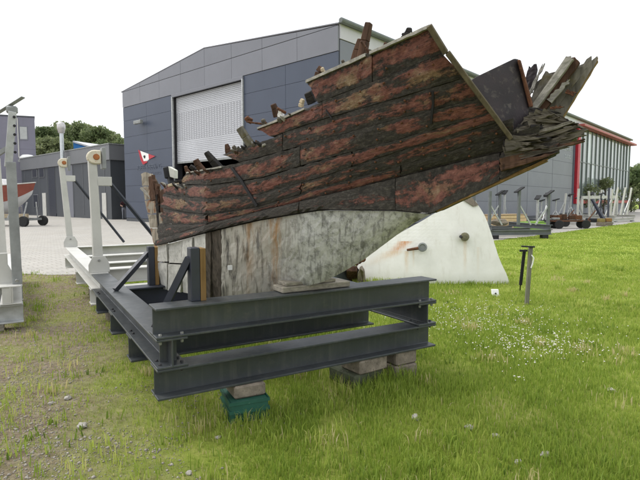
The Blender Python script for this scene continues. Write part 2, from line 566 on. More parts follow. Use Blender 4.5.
def m_ground():
    t = NT('grass and gravel ground')
    v = t.coord((1, 1, 1), 'Object', False)
    sep = t.new('ShaderNodeSeparateXYZ'); t.link(v, sep.inputs[0])
    soil = t.ramp(t.noise(v, 14, 9, .75), [(.3, (.095, .07, .045)), (.48, (.20, .16, .11)), (.64, (.31, .265, .195)), (.78, (.44, .40, .33))])
    turf = t.ramp(t.noise(v, 6, 9, .75), [(.28, (.11, .13, .028)), (.5, (.21, .26, .045)), (.72, (.33, .33, .10))])
    far = t.ramp(t.noise(v, .8, 6, .7), [(.3, (.25, .33, .055)), (.7, (.34, .41, .085))])
    dist = t.ramp(t.math('MULTIPLY', sep.outputs[1], .02), [(.14, 0.0), (.3, 1.0)])
    turf = t.mix(dist, turf, far)
    # worn, gravelly side of the lawn towards the yard
    e = t.math('ADD', sep.outputs[0], t.math('MULTIPLY', sep.outputs[1], .42))
    e = t.math('ADD', e, t.math('MULTIPLY', t.math('SUBTRACT', t.noise(v, .9, 6), .5), 2.4))
    g = t.ramp(t.math('ADD', t.math('MULTIPLY', e, .2), .5), [(.44, 0.0), (.60, 1.0)])
    patch = t.ramp(t.noise(v, 1.3, 8, .75), [(.46, 0.0), (.60, 1.0)])
    g2 = t.math('MAXIMUM', g, t.math('MULTIPLY', patch, .5))
    col = t.mix(g2, soil, turf)
    t.bump(t.noise(v, 30, 8, .7), .8, .03)
    return t.out(col, .95, .1)
GROUND = m_ground()

def m_paving():
    t = NT('light block paving')
    v = t.coord((1, 1, 1), 'Object', False)
    mp = t.new('ShaderNodeMapping'); mp.inputs['Rotation'].default_value = (0, 0, R(-42.5))
    t.link(v, mp.inputs['Vector'])
    br = t.new('ShaderNodeTexBrick')
    br.inputs['Scale'].default_value = 1.0
    br.inputs['Brick Width'].default_value = .30
    br.inputs['Row Height'].default_value = .20
    br.inputs['Mortar Size'].default_value = .012
    br.inputs['Color1'].default_value = (.44, .42, .385, 1)
    br.inputs['Color2'].default_value = (.37, .355, .33, 1)
    br.inputs['Mortar'].default_value = (.24, .23, .20, 1)
    t.link(mp.outputs[0], br.inputs['Vector'])
    col = t.mix(t.ramp(t.noise(v, .35, 6), [(.35, 0.0), (.65, .5)]), br.outputs['Color'], (.33, .31, .27), 'MIX')
    col = t.mix(t.ramp(t.noise(v, 9, 8, .7), [(.5, 0.0), (.75, .5)]), col, (.47, .445, .40))
    t.bump(t.noise(v, 25, 6), .3, .008)
    return t.out(col, .9, .2)
PAVING = m_paving()

def m_blade():
    t = NT('grass blades')
    at = t.new('ShaderNodeAttribute'); at.attribute_name = 'tint'
    c = t.ramp(at.outputs['Fac'], [(.0, (.10, .165, .026)), (.35, (.235, .33, .048)), (.62, (.365, .45, .08)), (.80, (.46, .49, .13)), (.92, (.54, .47, .22)), (1., (.60, .52, .30))])
    t.out(c, .5, .3)
    tr = t.new('ShaderNodeBsdfTranslucent')
    t.link(c, tr.inputs['Color'])
    mx = t.new('ShaderNodeMixShader'); mx.inputs[0].default_value = .5
    t.link(t.b.outputs[0], mx.inputs[1]); t.link(tr.outputs[0], mx.inputs[2])
    t.link(mx.outputs[0], t.n['Material Output'].inputs['Surface'])
    return t.m
BLADE = m_blade()

def m_leaf(name, c0, c1, c2):
    t = NT(name)
    at = t.new('ShaderNodeAttribute'); at.attribute_name = 'tint'
    c = t.ramp(at.outputs['Fac'], [(.0, c0), (.5, c1), (1., c2)])
    t.out(c, .6, .25)
    tr = t.new('ShaderNodeBsdfTranslucent')
    t.link(c, tr.inputs['Color'])
    mx = t.new('ShaderNodeMixShader'); mx.inputs[0].default_value = .5
    t.link(t.b.outputs[0], mx.inputs[1]); t.link(tr.outputs[0], mx.inputs[2])
    t.link(mx.outputs[0], t.n['Material Output'].inputs['Surface'])
    return t.m
LEAF_A = m_leaf('leaves mid green', (.10, .14, .06), (.18, .225, .10), (.28, .32, .17))  # leaf tones lightened, distance haze put into the colour
LEAF_B = m_leaf('leaves pale green', (.12, .15, .07), (.20, .235, .11), (.30, .32, .18))
LEAF_C = m_leaf('leaves dark green', (.065, .10, .042), (.12, .165, .07), (.19, .23, .10))
BARK = m_wood('bark', (.05, .04, .03), (.13, .11, .085), 'Z')
PETAL = m_plain('clover petals', (.72, .70, .62), .7, .1, 30, .2, bump=0)
STONE = m_plain('pale stone', (.34, .32, .285), .9, .25, 20, .2, bump=.5)

# ------------------------------------------------------------------ ground
def yard_edge(x):
    """y beyond which the paved yard begins"""
    w = .35 * mnoise.noise(Vector((x * .45, 3.3, 0))) + .18 * mnoise.noise(Vector((x * 1.9, 8.1, 0)))
    return (10.35 if x < -1.6 else 10.35 + 1.043 * (x + 1.6)) + w

m = MB()
S = 1500
xs = [-S, -60, -20, -8, 0, 8, 20, 60, S]
ys = [-S, -40, -5, 2, 6, 12, 30, 80, S]
for y in ys:
    for x in xs:
        m.v.append(Vector((x, y, 0)))
for j in range(len(ys) - 1):
    for i in range(len(xs) - 1):
        k = j * len(xs) + i
        m.face((k, k + 1, k + 1 + len(xs), k + len(xs)))
tag(m.build('ground', GROUND), kind='structure')

m = MB()
ex = [-70, -45, -30, -22] + [-16 + .4 * k for k in range(110)] + [30 + 2 * k for k in range(18)]
for x in ex:
    y = yard_edge(x)
    m.v += [Vector((x, y, .006)), Vector((x, max(y + 2, 95), .006))]
for k in range(len(ex) - 1):
    m.face((2 * k, 2 * k + 2, 2 * k + 3, 2 * k + 1))
tag(m.build('yard_paving', PAVING), kind='structure')

# wooded hill behind the yard
m = MB()
hx = [-150 + 10 * k for k in range(19)]
hy = [78, 88, 98, 110, 125, 150]
hz = [-.2, 2.0, 4.5, 6.5, 7.5, 6]
for j, y in enumerate(hy):
    for x in hx:
        f = math.exp(-((x + 52) / 42.0) ** 2)
        m.v.append(Vector((x, y, hz[j] * f + .3 * mnoise.noise(Vector((x * .1, y * .1, 0))) - .15 * (j == 0))))
for j in range(len(hy) - 1):
    for i in range(len(hx) - 1):
        k = j * len(hx) + i
        m.face((k, k + 1, k + 1 + len(hx), k + len(hx)))
tag(m.build('hill', GROUND, smooth=True), kind='structure')

# ------------------------------------------------------------------ boat hall (large building)
L0 = Vector((-14.7, 38.1, 0))
TD, BD = Vector((.737, -.676, 0)), Vector((.676, .737, 0))
WID, LEN, EAVE, APEX = 21.1, 61.0, 9.6, 10.65
C0 = L0 + TD * WID
NF, NS = -BD, TD                        # outward normals of front and side
Z = Vector((0, 0, 1))
hall = thing('boat_hall', L0, 'large dark blue boat hall with grey gable and half open roller shutter', 'building')

def panel(mat, base, along, nrm, s0, s1, z0, z1, th=.06, gap=.006, name='cladding_panel', par=hall, ridge=True):
    m = MB()
    a, b = base + along * (s0 + gap) + Z * (z0 + gap), base + along * (s1 - gap) + Z * (z0 + gap)
    h = z1 - z0 - 2 * gap
    m.prism([a, b, b + Z * h, a + Z * h], nrm * th)
    return m.build(name, mat, par, bevel=.005)

def roofz(s):
    return EAVE + (APEX - EAVE) * (1 - abs(s - WID / 2) / (WID / 2))

# solid core behind the cladding, with the doorway left open
DX0, DX1, DZ1 = 7.0, 14.1, 8.25
m = MB()
def core(s0, s1, z0, z1, d0, d1):
    a = L0 + TD * s0 + BD * d0
    m.prism([a + Z * z0, L0 + TD * s1 + BD * d0 + Z * z0, L0 + TD * s1 + BD * d0 + Z * z1, a + Z * z1], BD * (d1 - d0))
core(.02, DX0, .0, 9.58, .02, .5); core(DX1, WID - .02, .0, 9.58, .02, .5); core(DX0, DX1, DZ1, 9.58, .02, .5)
core(.02, .4, 0, 9.58, .5, LEN - .1); core(.4, WID - .5, 0, 9.5, LEN - .5, LEN - .1); core(WID - .5, WID - .02, 0, 9.58, .5, LEN - .1)
core(.4, WID - .5, .0, 8.6, 12.0, 12.3)
m.build('wall_core', DARKIN, hall)
m = MB()
m.prism([L0 + TD * .02 + BD * .03 + Z * 9.58, C0 - TD * .02 + BD * .03 + Z * 9.58, L0 + TD * WID / 2 + BD * .03 + Z * (APEX - .03)], BD * .3)
m.build('gable_core', DARKIN, hall)

rows = 7
for k in range(rows):
    z0, z1 = .25 + k * 1.2, min(.25 + (k + 1) * 1.2, 8.45)
    for s0, s1 in ((0, 3.45), (3.45, DX0 - .22), (DX1 + .12, 17.6), (17.6, WID + .055)):
        panel(CL_DARK, L0, TD, NF, s0, s1, z0, z1)
m = MB(); a = L0 + NF * .04
m.prism([a, L0 + TD * (DX0 - .1) + NF * .04, L0 + TD * (DX0 - .1) + NF * .04 + Z * .235, a + Z * .235], BD * .05)
m.prism([L0 + TD * (DX1 + .1) + NF * .04, C0 + NF * .04, C0 + NF * .04 + Z * .235, L0 + TD * (DX1 + .1) + NF * .04 + Z * .235], BD * .05)
m.build('plinth', CL_SHED, hall)
ncol = 8
for k in range(ncol):
    s0, s1 = WID * k / ncol, WID * (k + 1) / ncol + (.055 if k == ncol - 1 else 0)
    panel(CL_GREY, L0, TD, NF, s0, s1, 8.46, 9.6, th=.085)
    m = MB()
    g = .006
    p = [L0 + TD * (s0 + g) + Z * 9.62, L0 + TD * (s1 - g) + Z * 9.62]
    if k == ncol // 2 - 1 or True:
        p += [L0 + TD * (s1 - g) + Z * (roofz(s1 - g) + .02), L0 + TD * (s0 + g) + Z * (roofz(s0 + g) + .02)]
    m.prism(p, NF * .085)
    m.build('gable_panel', CL_GREY, hall, bevel=.01)
# side wall
side_rows = [.25 + 1.25 * k for k in range(8)]
SG = 36.6
for k in range(7):
    for q in range(6):
        panel(CL_SIDE, C0, BD, NS, q * 6.0 + .05, min(q * 6 + 6.0, SG - .6) + .0, side_rows[k], side_rows[k + 1], name='cladding_panel')
for q in range(10):
    panel(CL_WHITE, C0, BD, NS, q * 6.1 + .02, q * 6.1 + 6.1, 9.02, 9.95, th=.09, name='fascia_panel')
m = MB(); m.prism([C0 + NS * .03, C0 + BD * LEN + NS * .03, C0 + BD * LEN + NS * .03 + Z * .235, C0 + NS * .03 + Z * .235], -NS * .05)
m.build('plinth', CL_SHED, hall)
# roof: two slopes with verge strips and a gutter
for sgn, (sa, sb) in enumerate(((-.18, WID / 2), (WID / 2, WID + .1))):
    m = MB()
    za, zb = roofz(sa) + .03, roofz(sb) + .03
    if sgn == 1:
        zb = 9.66
    a, b = L0 + TD * sa + NF * .10, L0 + TD * sb + NF * .10
    m.prism([a + Z * za, b + Z * zb, b + Z * (zb + .07), a + Z * (za + .07)], BD * (LEN + .3))
    m.build('roof_slope', ROOFM, hall, bevel=.02)
m = MB()
m.lathe(C0 + NS * .24 + NF * .12 + Z * 9.78, BD, [(.11, 0), (.13, .02), (.13, LEN + .35), (.11, LEN + .37)], 10)
m.build('gutter', GUTTER, hall)
# door
m = MB()
for s in (DX0 - .14, DX1 + .04):
    c = L0 + TD * s + NF * .04
    m.prism([c, c + TD * .1, c + TD * .1 + Z * 8.3, c + Z * 8.3], NF * .12)
m.build('door_frame', GALV, hall, bevel=.01)
m = MB(); c = L0 + TD * (DX0 - .15) + NF * .05 + Z * 8.26
m.prism([c, c + TD * (DX1 - DX0 + .3), c + TD * (DX1 - DX0 + .3) + Z * .19, c + Z * .19], NF * .1)
m.build('lintel', CL_GREY, hall, bevel=.01)
DOORB = 4.1
def slats(z0, z1, mat, name):
    m = MB()
    n = int(round((z1 - z0) / .11)); h = (z1 - z0) / n
    for k in range(n):
        a = L0 + TD * (DX0 - .04) + BD * .16 + Z * (z0 + k * h)
        b = a + TD * (DX1 - DX0 + .08)
        q = len(m.v)
        w = DX1 - DX0
        m.v += [a + NF * .03, b + NF * .03, b + NF * .03 + Z * h * .72, a + NF * .03 + Z * h * .72, b + Z * h, a + Z * h, b + BD * .02, a + BD * .02]
        m.face((q, q + 1, q + 2, q + 3), ((0, 0), (w, 0), (w, 1), (0, 1)))
        m.face((q + 3, q + 2, q + 4, q + 5), ((0, 1), (w, 1), (w, 1), (0, 1)))
        m.face((q + 7, q + 6, q + 1, q), ((0, 0), (w, 0), (w, 0), (0, 0)))
    o = m.build(name, mat, hall)
    o['kind'] = 'stuff'
    return o
slats(DOORB, 5.45, SLATM, 'shutter_slat')
slats(5.45, 7.25, PERF, 'perforated_slat')
slats(7.25, 8.3, SLATM, 'shutter_slat')
m = MB(); c = L0 + TD * (DX0 - .04) + BD * .12 + Z * (DOORB - .12)
m.prism([c, c + TD * (DX1 - DX0 + .08), c + TD * (DX1 - DX0 + .08) + Z * .12, c + Z * .12], BD * .06)
m.build('shutter_bottom_rail', GALV_DK, hall)
# flood light on the front, a short arm and lamp
m = MB(); c = L0 + TD * 2.9 + Z * 7.05 + NF * .06
m.bar(c, c + NF * .25, .08, .08); m.box(c + NF * .35 + Z * .02, TD * .5, NF * .12, Z * .12)
m.build('wall_lamp', GALV_DK, hall, bevel=.03)

# pennant emblem and lettering on the front
def on_front(s, z, off=.075):
    return L0 + TD * s + Z * z + NF * off
def front_s(x):
    """distance along the front seen at photo column x"""
    t = (x - 320) / FPX
    return (t * L0.y - L0.x) / (TD.x - t * TD.y)
pen = thing('pennant_sign', on_front(front_s(150), 5.2, .07), 'red and white pennant emblem mounted on the dark blue hall front', 'sign')
def penpt(x, y):
    s = front_s(x); d = (L0 + TD * s).y
    p = P(x, y, d)
    w = .05 * math.sin((x - 142) * .55)
    return on_front(s, p.z, .11 + w)
def pen_strip(pts, mat, name, th=.02):
    m = MB(); m.prism([penpt(*q) for q in pts], NF * th); return m.build(name, mat, pen)
pen_strip([(141.6, 150), (144.4, 151), (150, 162.3), (146.6, 164.8), (144.5, 160)], REDP, 'red_field')
pen_strip([(144.4, 151), (148, 152.6), (151.2, 154), (151.6, 159.5), (150, 161.2), (147.2, 161.3), (146, 157)], WHITE_P, 'white_field')
pen_strip([(151.2, 154), (158.6, 156.3), (151.6, 159.6)], REDP, 'red_tip')
pen_strip([(147.0, 156.2), (148.0, 155.3), (149.2, 156.4), (148.9, 158.3), (147.7, 158.6)], BLACK, 'emblem', .035)

def letters(text, base, along, nrm, size, width, mat, name, label):
    cu = bpy.data.curves.new(name, 'FONT')
    cu.body = text
    cu.size = size
    cu.extrude = .008
    cu.resolution_u = 2
    o = bpy.data.objects.new(name, cu)
    COL.objects.link(o)
    bpy.context.view_layer.update()
    dg = bpy.context.evaluated_depsgraph_get()
    me = bpy.data.meshes.new_from_object(o.evaluated_get(dg))
    me.materials.clear(); me.materials.append(mat)
    bpy.data.objects.remove(o)
    ob = bpy.data.objects.new(name, me)
    COL.objects.link(ob)
    w = max(v.co.x for v in me.vertices) - min(v.co.x for v in me.vertices)
    rot = Matrix((along, Z, nrm)).transposed().to_4x4()
    ob.matrix_world = Matrix.Translation(base) @ rot @ Matrix.Diagonal((width / w, 1, 1, 1))
    tag(ob, label, 'lettering')
    return ob
LETM = m_plain('faint grey lettering', (.10, .115, .15), .5, .1, 4)
LETW = m_plain('pale lettering', (.42, .44, .47), .5, .1, 4)
s0, s1 = front_s(139.5), front_s(163)
letters('ROBBE & BERKING', on_front(s0, 3.75, .07), TD, NF, .50, s1 - s0, LETM, 'wall_lettering', 'faint grey lettering on the dark hall front below the pennant')
s2 = front_s(153)
letters('CLASSICS', on_front(s2, 3.38, .07), TD, NF, .24, s1 - s2, LETM, 'wall_lettering', 'small second line of faint lettering under the pennant')
letters('ROBBE & BERKING', C0 + BD * 30.8 + NS * .07 + Z * 6.35, BD, NS, .7, 4.4, LETW, 'wall_lettering', 'upper line of pale lettering on grey side wall by the red column')
letters('CLASSICS', C0 + BD * 33.3 + NS * .07 + Z * 5.65, BD, NS, .5, 1.9, LETW, 'wall_lettering', 'short lower line of pale lettering on grey side wall')

# glazed end of the side wall
panel(CL_DARK, C0, BD, NS, SG - .62, SG - .15, .05, 9.0, th=.12, name='dark_pilaster')
m = MB(); c = C0 + BD * SG + NS * .0
m.prism([c + Z * 1.25, c + BD * .75 + Z * 1.25, c + BD * .75 + Z * 9.0, c + Z * 9.0], NS * .35)
m.build('red_column', REDP, hall, bevel=.02)
m = MB()
m.prism([C0 + BD * (SG + .3) + Z * 9.0 + NS * .02, C0 + BD * (LEN + .6) + Z * 9.0 + NS * .02, C0 + BD * (LEN + .6) + Z * 9.22 + NS * .02, C0 + BD * (SG + .3) + Z * 9.22 + NS * .02], NS * .75)
m.build('red_canopy', REDTRIM, hall, bevel=.02)
m = MB()
m.prism([C0 + BD * (SG + .75) + Z * 1.25, C0 + BD * LEN + Z * 1.25, C0 + BD * LEN + Z * 1.6, C0 + BD * (SG + .75) + Z * 1.6], NS * .3)
m.build('red_sill', REDTRIM, hall, bevel=.02)
m = MB()
m.prism([C0 + BD * (SG + .0) + NS * .0, C0 + BD * LEN, C0 + BD * LEN + Z * 1.24, C0 + BD * SG + Z * 1.24], NS * .08)
m.build('sill_wall', CL_SIDE, hall)
npan = 14
g0, g1 = SG + .8, LEN - .05
for k in range(npan):
    a, b = g0 + (g1 - g0) * k / npan, g0 + (g1 - g0) * (k + 1) / npan
    for z0, z1 in ((1.62, 5.55), (5.55, 8.98)):
        m = MB(); p = C0 + NS * .03
        m.prism([p + BD * (a + .06) + Z * (z0 + .05), p + BD * (b - .06) + Z * (z0 + .05), p + BD * (b - .06) + Z * (z1 - .05), p + BD * (a + .06) + Z * (z1 - .05)], NS * .03)
        m.build('pane', PANE, hall)
for k in range(npan + 1):
    a = g0 + (g1 - g0) * k / npan
    m = MB(); p = C0 + BD * (a - .06) + Z * 1.6
    m.prism([p, p + BD * .12, p + BD * .12 + Z * 7.4, p + Z * 7.4], NS * .16)
    m.build('mullion', MULL, hall)
m = MB(); p = C0 + BD * g0 + Z * 5.5
m.prism([p, p + BD * (g1 - g0), p + BD * (g1 - g0) + Z * .1, p + Z * .1], NS * .12)
m.build('transom_bar', MULL, hall)

# ------------------------------------------------------------------ low workshop behind the yard, left
WA = G(112, 219.6)
WN = -BD
wshop = thing('workshop', WA, 'low charcoal workshop with grey fascia left of the boat hall', 'building')
WL = 21.5
wt = -TD                               # runs away to the left
WTOP = 6.1
m = MB()
m.prism([WA, WA + wt * WL, WA + wt * WL + Z * 5.0, WA + Z * 5.0], BD * 9)
m.build('wall', CL_SHED, wshop)
m = MB()
m.prism([WA + WN * .12 - wt * .12 + Z * 4.85, WA + WN * .12 + wt * WL + Z * 4.85, WA + WN * .12 + wt * WL + Z * WTOP, WA + WN * .12 - wt * .12 + Z * WTOP], BD * 9.2)
m.build('fascia', CL_FASC, wshop, bevel=.02)
m = MB()
m.prism([WA + WN * .16 - wt * .16 + Z * (WTOP + .003), WA + WN * .16 + wt * WL + Z * (WTOP + .003), WA + WN * .16 + wt * WL + Z * (WTOP + .09), WA + WN * .16 - wt * .16 + Z * (WTOP + .09)], BD * 9.3)
m.build('roof', GALV_DK, wshop)
for k in range(10):
    s = WL * (k + .5) / 10
    m = MB(); c = WA + wt * s + WN * .0 + Z * .3
    m.prism([c - wt * .02, c + wt * .02, c + wt * .02 + Z * 4.5, c - wt * .02 + Z * 4.5], WN * .03)
    m.build('cladding_joint', CL_FASC, wshop)
def ws(x):
    t = (x - 320) / FPX
    return (t * WA.y - WA.x) / (wt.x - t * wt.y)
def ws_rect(x0, x1, y0, y1, mat, name, th=.05):
    s0, s1 = ws(x1), ws(x0)
    d = (WA + wt * (s0 + s1) / 2).y
    z0, z1 = P((x0 + x1) / 2, y1, d).z, P((x0 + x1) / 2, y0, d).z
    z0, z1 = max(z0, .02), min(z1, 4.8)
    m = MB(); c = WA + wt * s0 + Z * z0
    m.prism([c, c + wt * (s1 - s0), c + wt * (s1 - s0) + Z * (z1 - z0), c + Z * (z1 - z0)], WN * th)
    return m.build(name, mat, wshop, bevel=.01)
FRM = CL_FASC
for x0, x1, y0, y1 in ((35, 39, 168, 177), (41.8, 46.2, 168, 177), (35, 39.2, 195, 207)):
    w_ = ws_rect(x0 - .4, x1 + .4, y0 - .5, y1 + .5, FRM, 'window', .05)
    s0, s1 = ws(x1), ws(x0)
    d = (WA + wt * (s0 + s1) / 2).y
    z0, z1 = P((x0 + x1) / 2, y1, d).z, P((x0 + x1) / 2, y0, d).z
    m = MB(); c = WA + wt * s0 + Z * z0
    m.prism([c, c + wt * (s1 - s0), c + wt * (s1 - s0) + Z * (z1 - z0), c + Z * (z1 - z0)], WN * .065)
    m.build('pane', GLASS_W, w_)
ws_rect(50.5, 57, 165, 222, STEEL_DK, 'door', .05)
ws_rect(43.8, 47.2, 193, 222, WHITE_STEEL, 'door_leaf', .06)
ws_rect(66.5, 74.5, 163, 222, CL_GREY, 'roller_door', .05)
ws_rect(103.3, 107.3, 193, 222, WHITE_STEEL, 'door_leaf', .06)
ws_rect(91, 97, 188, 222, GALV, 'door_leaf', .05)
# flue on the front
s = ws(70.5); d = (WA + wt * s).y
m = MB(); c = WA + wt * s + WN * .5
zt = P(70, 134, d).z
m.lathe(c, Z, [(.17, P(70, 164, d).z), (.17, zt)], 12)
fl = m.build('flue', m_plain('bright flue steel', (.55, .58, .60), .3, .1, 5, .5, .6, 0), wshop)
m = MB()
m.lathe(c, Z, [(.17, zt), (.27, zt + .05), (.36, zt + .45), (.36, zt + .75), (.25, zt + 1.0), (.05, zt + 1.06)], 14)
m.build('flue_cap', m_plain('flue cap steel', (.52, .50, .49), .35, .15, 7, .5, .5, 0), fl, smooth=True)
# link wall between the workshop and the hall, with an open doorway
LK = G(113, 218.8) + BD * 1.2
m = MB()
e = L0 + BD * 3.2
lkd = (e - LK); lkn = Vector((lkd.y, -lkd.x, 0)).normalized()
ln = lkd.length; lkd.normalize()
q0, q1 = ln * .52, ln * .86
for a, b, z0, z1 in ((-.5, q0, 0, 5.9), (q1, ln + 1.0, 0, 5.9), (q0, q1, 2.45, 5.9)):
    m.prism([LK + lkd * a + Z * z0, LK + lkd * b + Z * z0, LK + lkd * b + Z * z1, LK + lkd * a + Z * z1], -lkn * .25)
lnk = thing('link_wall', LK, 'dark recessed wall with a doorway between workshop and boat hall', 'wall')
m.build('wall', CL_SHED, lnk)
m = MB()
for a, b, z0, z1 in ((q0 - .1, q0, 0, 2.55), (q1, q1 + .1, 0, 2.55), (q0, q1, 2.45, 2.55)):
    m.prism([LK + lkd * a + lkn * .003 + Z * z0, LK + lkd * b + lkn * .003 + Z * z0, LK + lkd * b + lkn * .003 + Z * z1, LK + lkd * a + lkn * .003 + Z * z1], lkn * .06)
m.build('door_frame', m_plain('brown frame', (.16, .13, .11), .7), lnk)
m = MB(); a = LK + lkd * (q0 - .2) - lkn * 1.6
m.prism([a, LK + lkd * (q1 + .2) - lkn * 1.6, LK + lkd * (q1 + .2) - lkn * 1.6 + Z * 3, a + Z * 3], -lkn * .1)
m.build('back_wall', DARKIN, lnk)
m = MB(); a = LK + lkd * -.6 + lkn * .1 + Z * 5.9
m.prism([a, LK + lkd * (ln + 1) + lkn * .1 + Z * 5.9, LK + lkd * (ln + 1) + lkn * .1 + Z * 6.1, a + Z * 6.1 - Z * 5.9], -lkn * 1.5)
m.build('roof', GALV_DK, lnk)

# ------------------------------------------------------------------ taller purple-grey building, far left
PB = Vector((-32.6, 58, 0))
pb = thing('office_block', PB, 'purple grey two storey block at the far left with one pale window', 'building')
pd = Vector((-.93, -.368, 0)); pn = Vector((.368, -.93, 0)); pb_d = Vector((-.5, .866, 0))
PH = 11.0
m = MB()
m.prism([PB, PB + pd * 16, PB + pd * 16 + Z * PH, PB + Z * PH], pb_d * 10)
m.build('wall', CL_PURP, pb)
for k in range(5):
    for j in range(3):
        z0, z1 = .2 + j * (PH - .2) / 3, .2 + (j + 1) * (PH - .2) / 3
        panel(CL_PURP, PB, pd, pn, .0 + k * 2.5, 2.5 + k * 2.5, z0, z1 - .0, th=.05, par=pb)
m = MB()
m.prism([PB + Z * PH - pd * .05 + pn * .1, PB + pd * 16.05 + pn * .1 + Z * PH, PB + pd * 16.05 + pn * .1 + Z * (PH + .15), PB - pd * .05 + pn * .1 + Z * (PH + .15)], pb_d * 10.2)
m.build('roof', CL_SHED, pb)
def pb_rect(x0, x1, y0, y1, mat, name, par, th):
    d = PB.y - .1
    a, b = P(x1, y1, d), P(x0, y0, d)
    def hit(x):
        t = (x - 320) / FPX
        return (t * PB.y - PB.x) / (pd.x - t * pd.y)
    s0, s1 = hit(x1), hit(x0)
    m = MB(); c = PB + pd * s0 + Z * a.z
    m.prism([c, c + pd * (s1 - s0), c + pd * (s1 - s0) + Z * (b.z - a.z), c + Z * (b.z - a.z)], pn * th)
    return m.build(name, mat, par)
w_ = pb_rect(23.4, 31.8, 126.5, 140.5, CL_GREY, 'window', pb, .09)
pb_rect(24.2, 31, 127.5, 139.5, m_plain('pale blind', (.42, .43, .42), .4, .08, 3), 'pane', w_, .10)
pb_rect(21.6, 22.6, 119, 158, WHITE_STEEL, 'downpipe', pb, .14)
m = MB(); c = P(28, 160, PB.y - 1)
m.abox(c.x - .9, c.x + .6, c.y - .4, PB.y, c.z - .25, c.z)
m.build('canopy', GALV_DK, pb)
m = MB(); c = P(27.5, 157.2, PB.y - 1)
m.lathe(c - Z * .2, Z, [(.85, -.1), (.8, .2), (.5, .45), (.1, .5)], 12)
m.build('satellite_cover', WHITE_P, pb, smooth=True)

# blue roofed shed beyond the workshop
bs = Vector(P(74, 160, 66)); bs.z = 0
sh = thing('blue_shed', bs, 'blue shed end with a pale sloping roof behind the workshop', 'building')
m = MB()
zt, zl = P(75, 142.6, 66).z, P(90, 148.5, 66).z
w = P(92, 150, 66).x - bs.x
m.prism([bs, bs + Vector((w, 0, 0)), bs + Vector((w, 0, zl)), bs + Vector((0, 0, zt))], (0, 10, 0))
m.build('wall', BLUER, sh)
m = MB()
for sg in (1,):
    a, b = bs + Vector((0, -.15, zt + .02)), bs + Vector((sg * (w + .3), -.15, zl - .05))
    m.prism([a, b, b + Z * .2, a + Z * .2], (4, 11, 0))
m.build('roof', m_plain('pale roof', (.55, .56, .58), .5), sh)

# ------------------------------------------------------------------ trees
def leaf_mesh(name, clumps, n_each, size, mat, seed):
    rg = np.random.default_rng(seed)
    V, T = [], []
    for (cx, cy, cz, r) in clumps:
        n = int(n_each * r * r)
        d = rg.normal(size=(n, 3)); d /= np.linalg.norm(d, axis=1)[:, None]
        rad = r * rg.uniform(.35, 1.08, n) ** .6
        c = np.array((cx, cy, cz)) + d * rad[:, None] * np.array((1, 1, .8))
        a = rg.normal(size=(n, 3)); a /= np.linalg.norm(a, axis=1)[:, None]
        b = np.cross(a, rg.normal(size=(n, 3))); b /= np.linalg.norm(b, axis=1)[:, None]
        s = size * rg.uniform(.6, 1.3, n)[:, None]
        q = np.stack([c - a * s, c - b * s * .55, c + a * s, c + b * s * .55], 1)
        V.append(q.reshape(-1, 3))
        T.append(np.repeat(np.clip(rg.normal(.5, .22, n) + rg.normal(0, .12), 0, 1), 4))
    V, T = np.concatenate(V), np.concatenate(T)
    nq = len(V) // 4
    me = bpy.data.meshes.new(name)
    me.vertices.add(len(V)); me.vertices.foreach_set('co', V.astype('f').ravel())
    me.loops.add(nq * 4); me.loops.foreach_set('vertex_index', np.arange(nq * 4, dtype='i'))
    me.polygons.add(nq); me.polygons.foreach_set('loop_start', np.arange(0, nq * 4, 4, dtype='i'))
    me.update(calc_edges=True)
    at = me.attributes.new('tint', 'FLOAT', 'POINT'); at.data.foreach_set('value', T.astype('f'))
    me.materials.append(mat)
    return me

def make_tree(name, h, r, seed, mat, label, loc, group, n_each=110, leaf=.3, low=.3):
    rnd = random.Random(seed)
    t = thing(name, loc, label, 'tree' if name != 'shrub' else 'shrub', group)
    m = MB()
    tr = [Vector((0, 0, -.4)), Vector((rnd.uniform(-.1, .1), 0, h * .25)), Vector((rnd.uniform(-.3, .3), rnd.uniform(-.3, .3), h * .5)), Vector((rnd.uniform(-.4, .4), rnd.uniform(-.4, .4), h * .8))]
    m.tube(tr, [h * .028, h * .022, h * .015, h * .005], 8)
    clumps = []
    for k in range(15):
        z = h * rnd.uniform(low, .92)
        f = math.sin(math.pi * min(1, max(.12, (z / h - low + .14) / (1.08 - low)))) ** .7
        a = rnd.uniform(0, 6.28)
        rr = r * f * rnd.uniform(.25, .8)
        c = Vector((rr * math.cos(a), rr * math.sin(a), z))
        clumps.append((c.x, c.y, c.z, r * rnd.uniform(.26, .46)))
        m.tube([tr[1].lerp(tr[3], min(1, max(0, (z / h - .3) * 1.2))), c], [h * .009, h * .003], 5)
    clumps.append((0, 0, h * .88, r * .35))
    loc = Vector(loc)
    o = bpy.data.objects.new('trunk', m.mesh('trunk', BARK)); COL.objects.link(o); o.parent = t
    c = bpy.data.objects.new('crown', leaf_mesh('crown', clumps, n_each, leaf, mat, seed)); COL.objects.link(c); c.parent = t
    return t

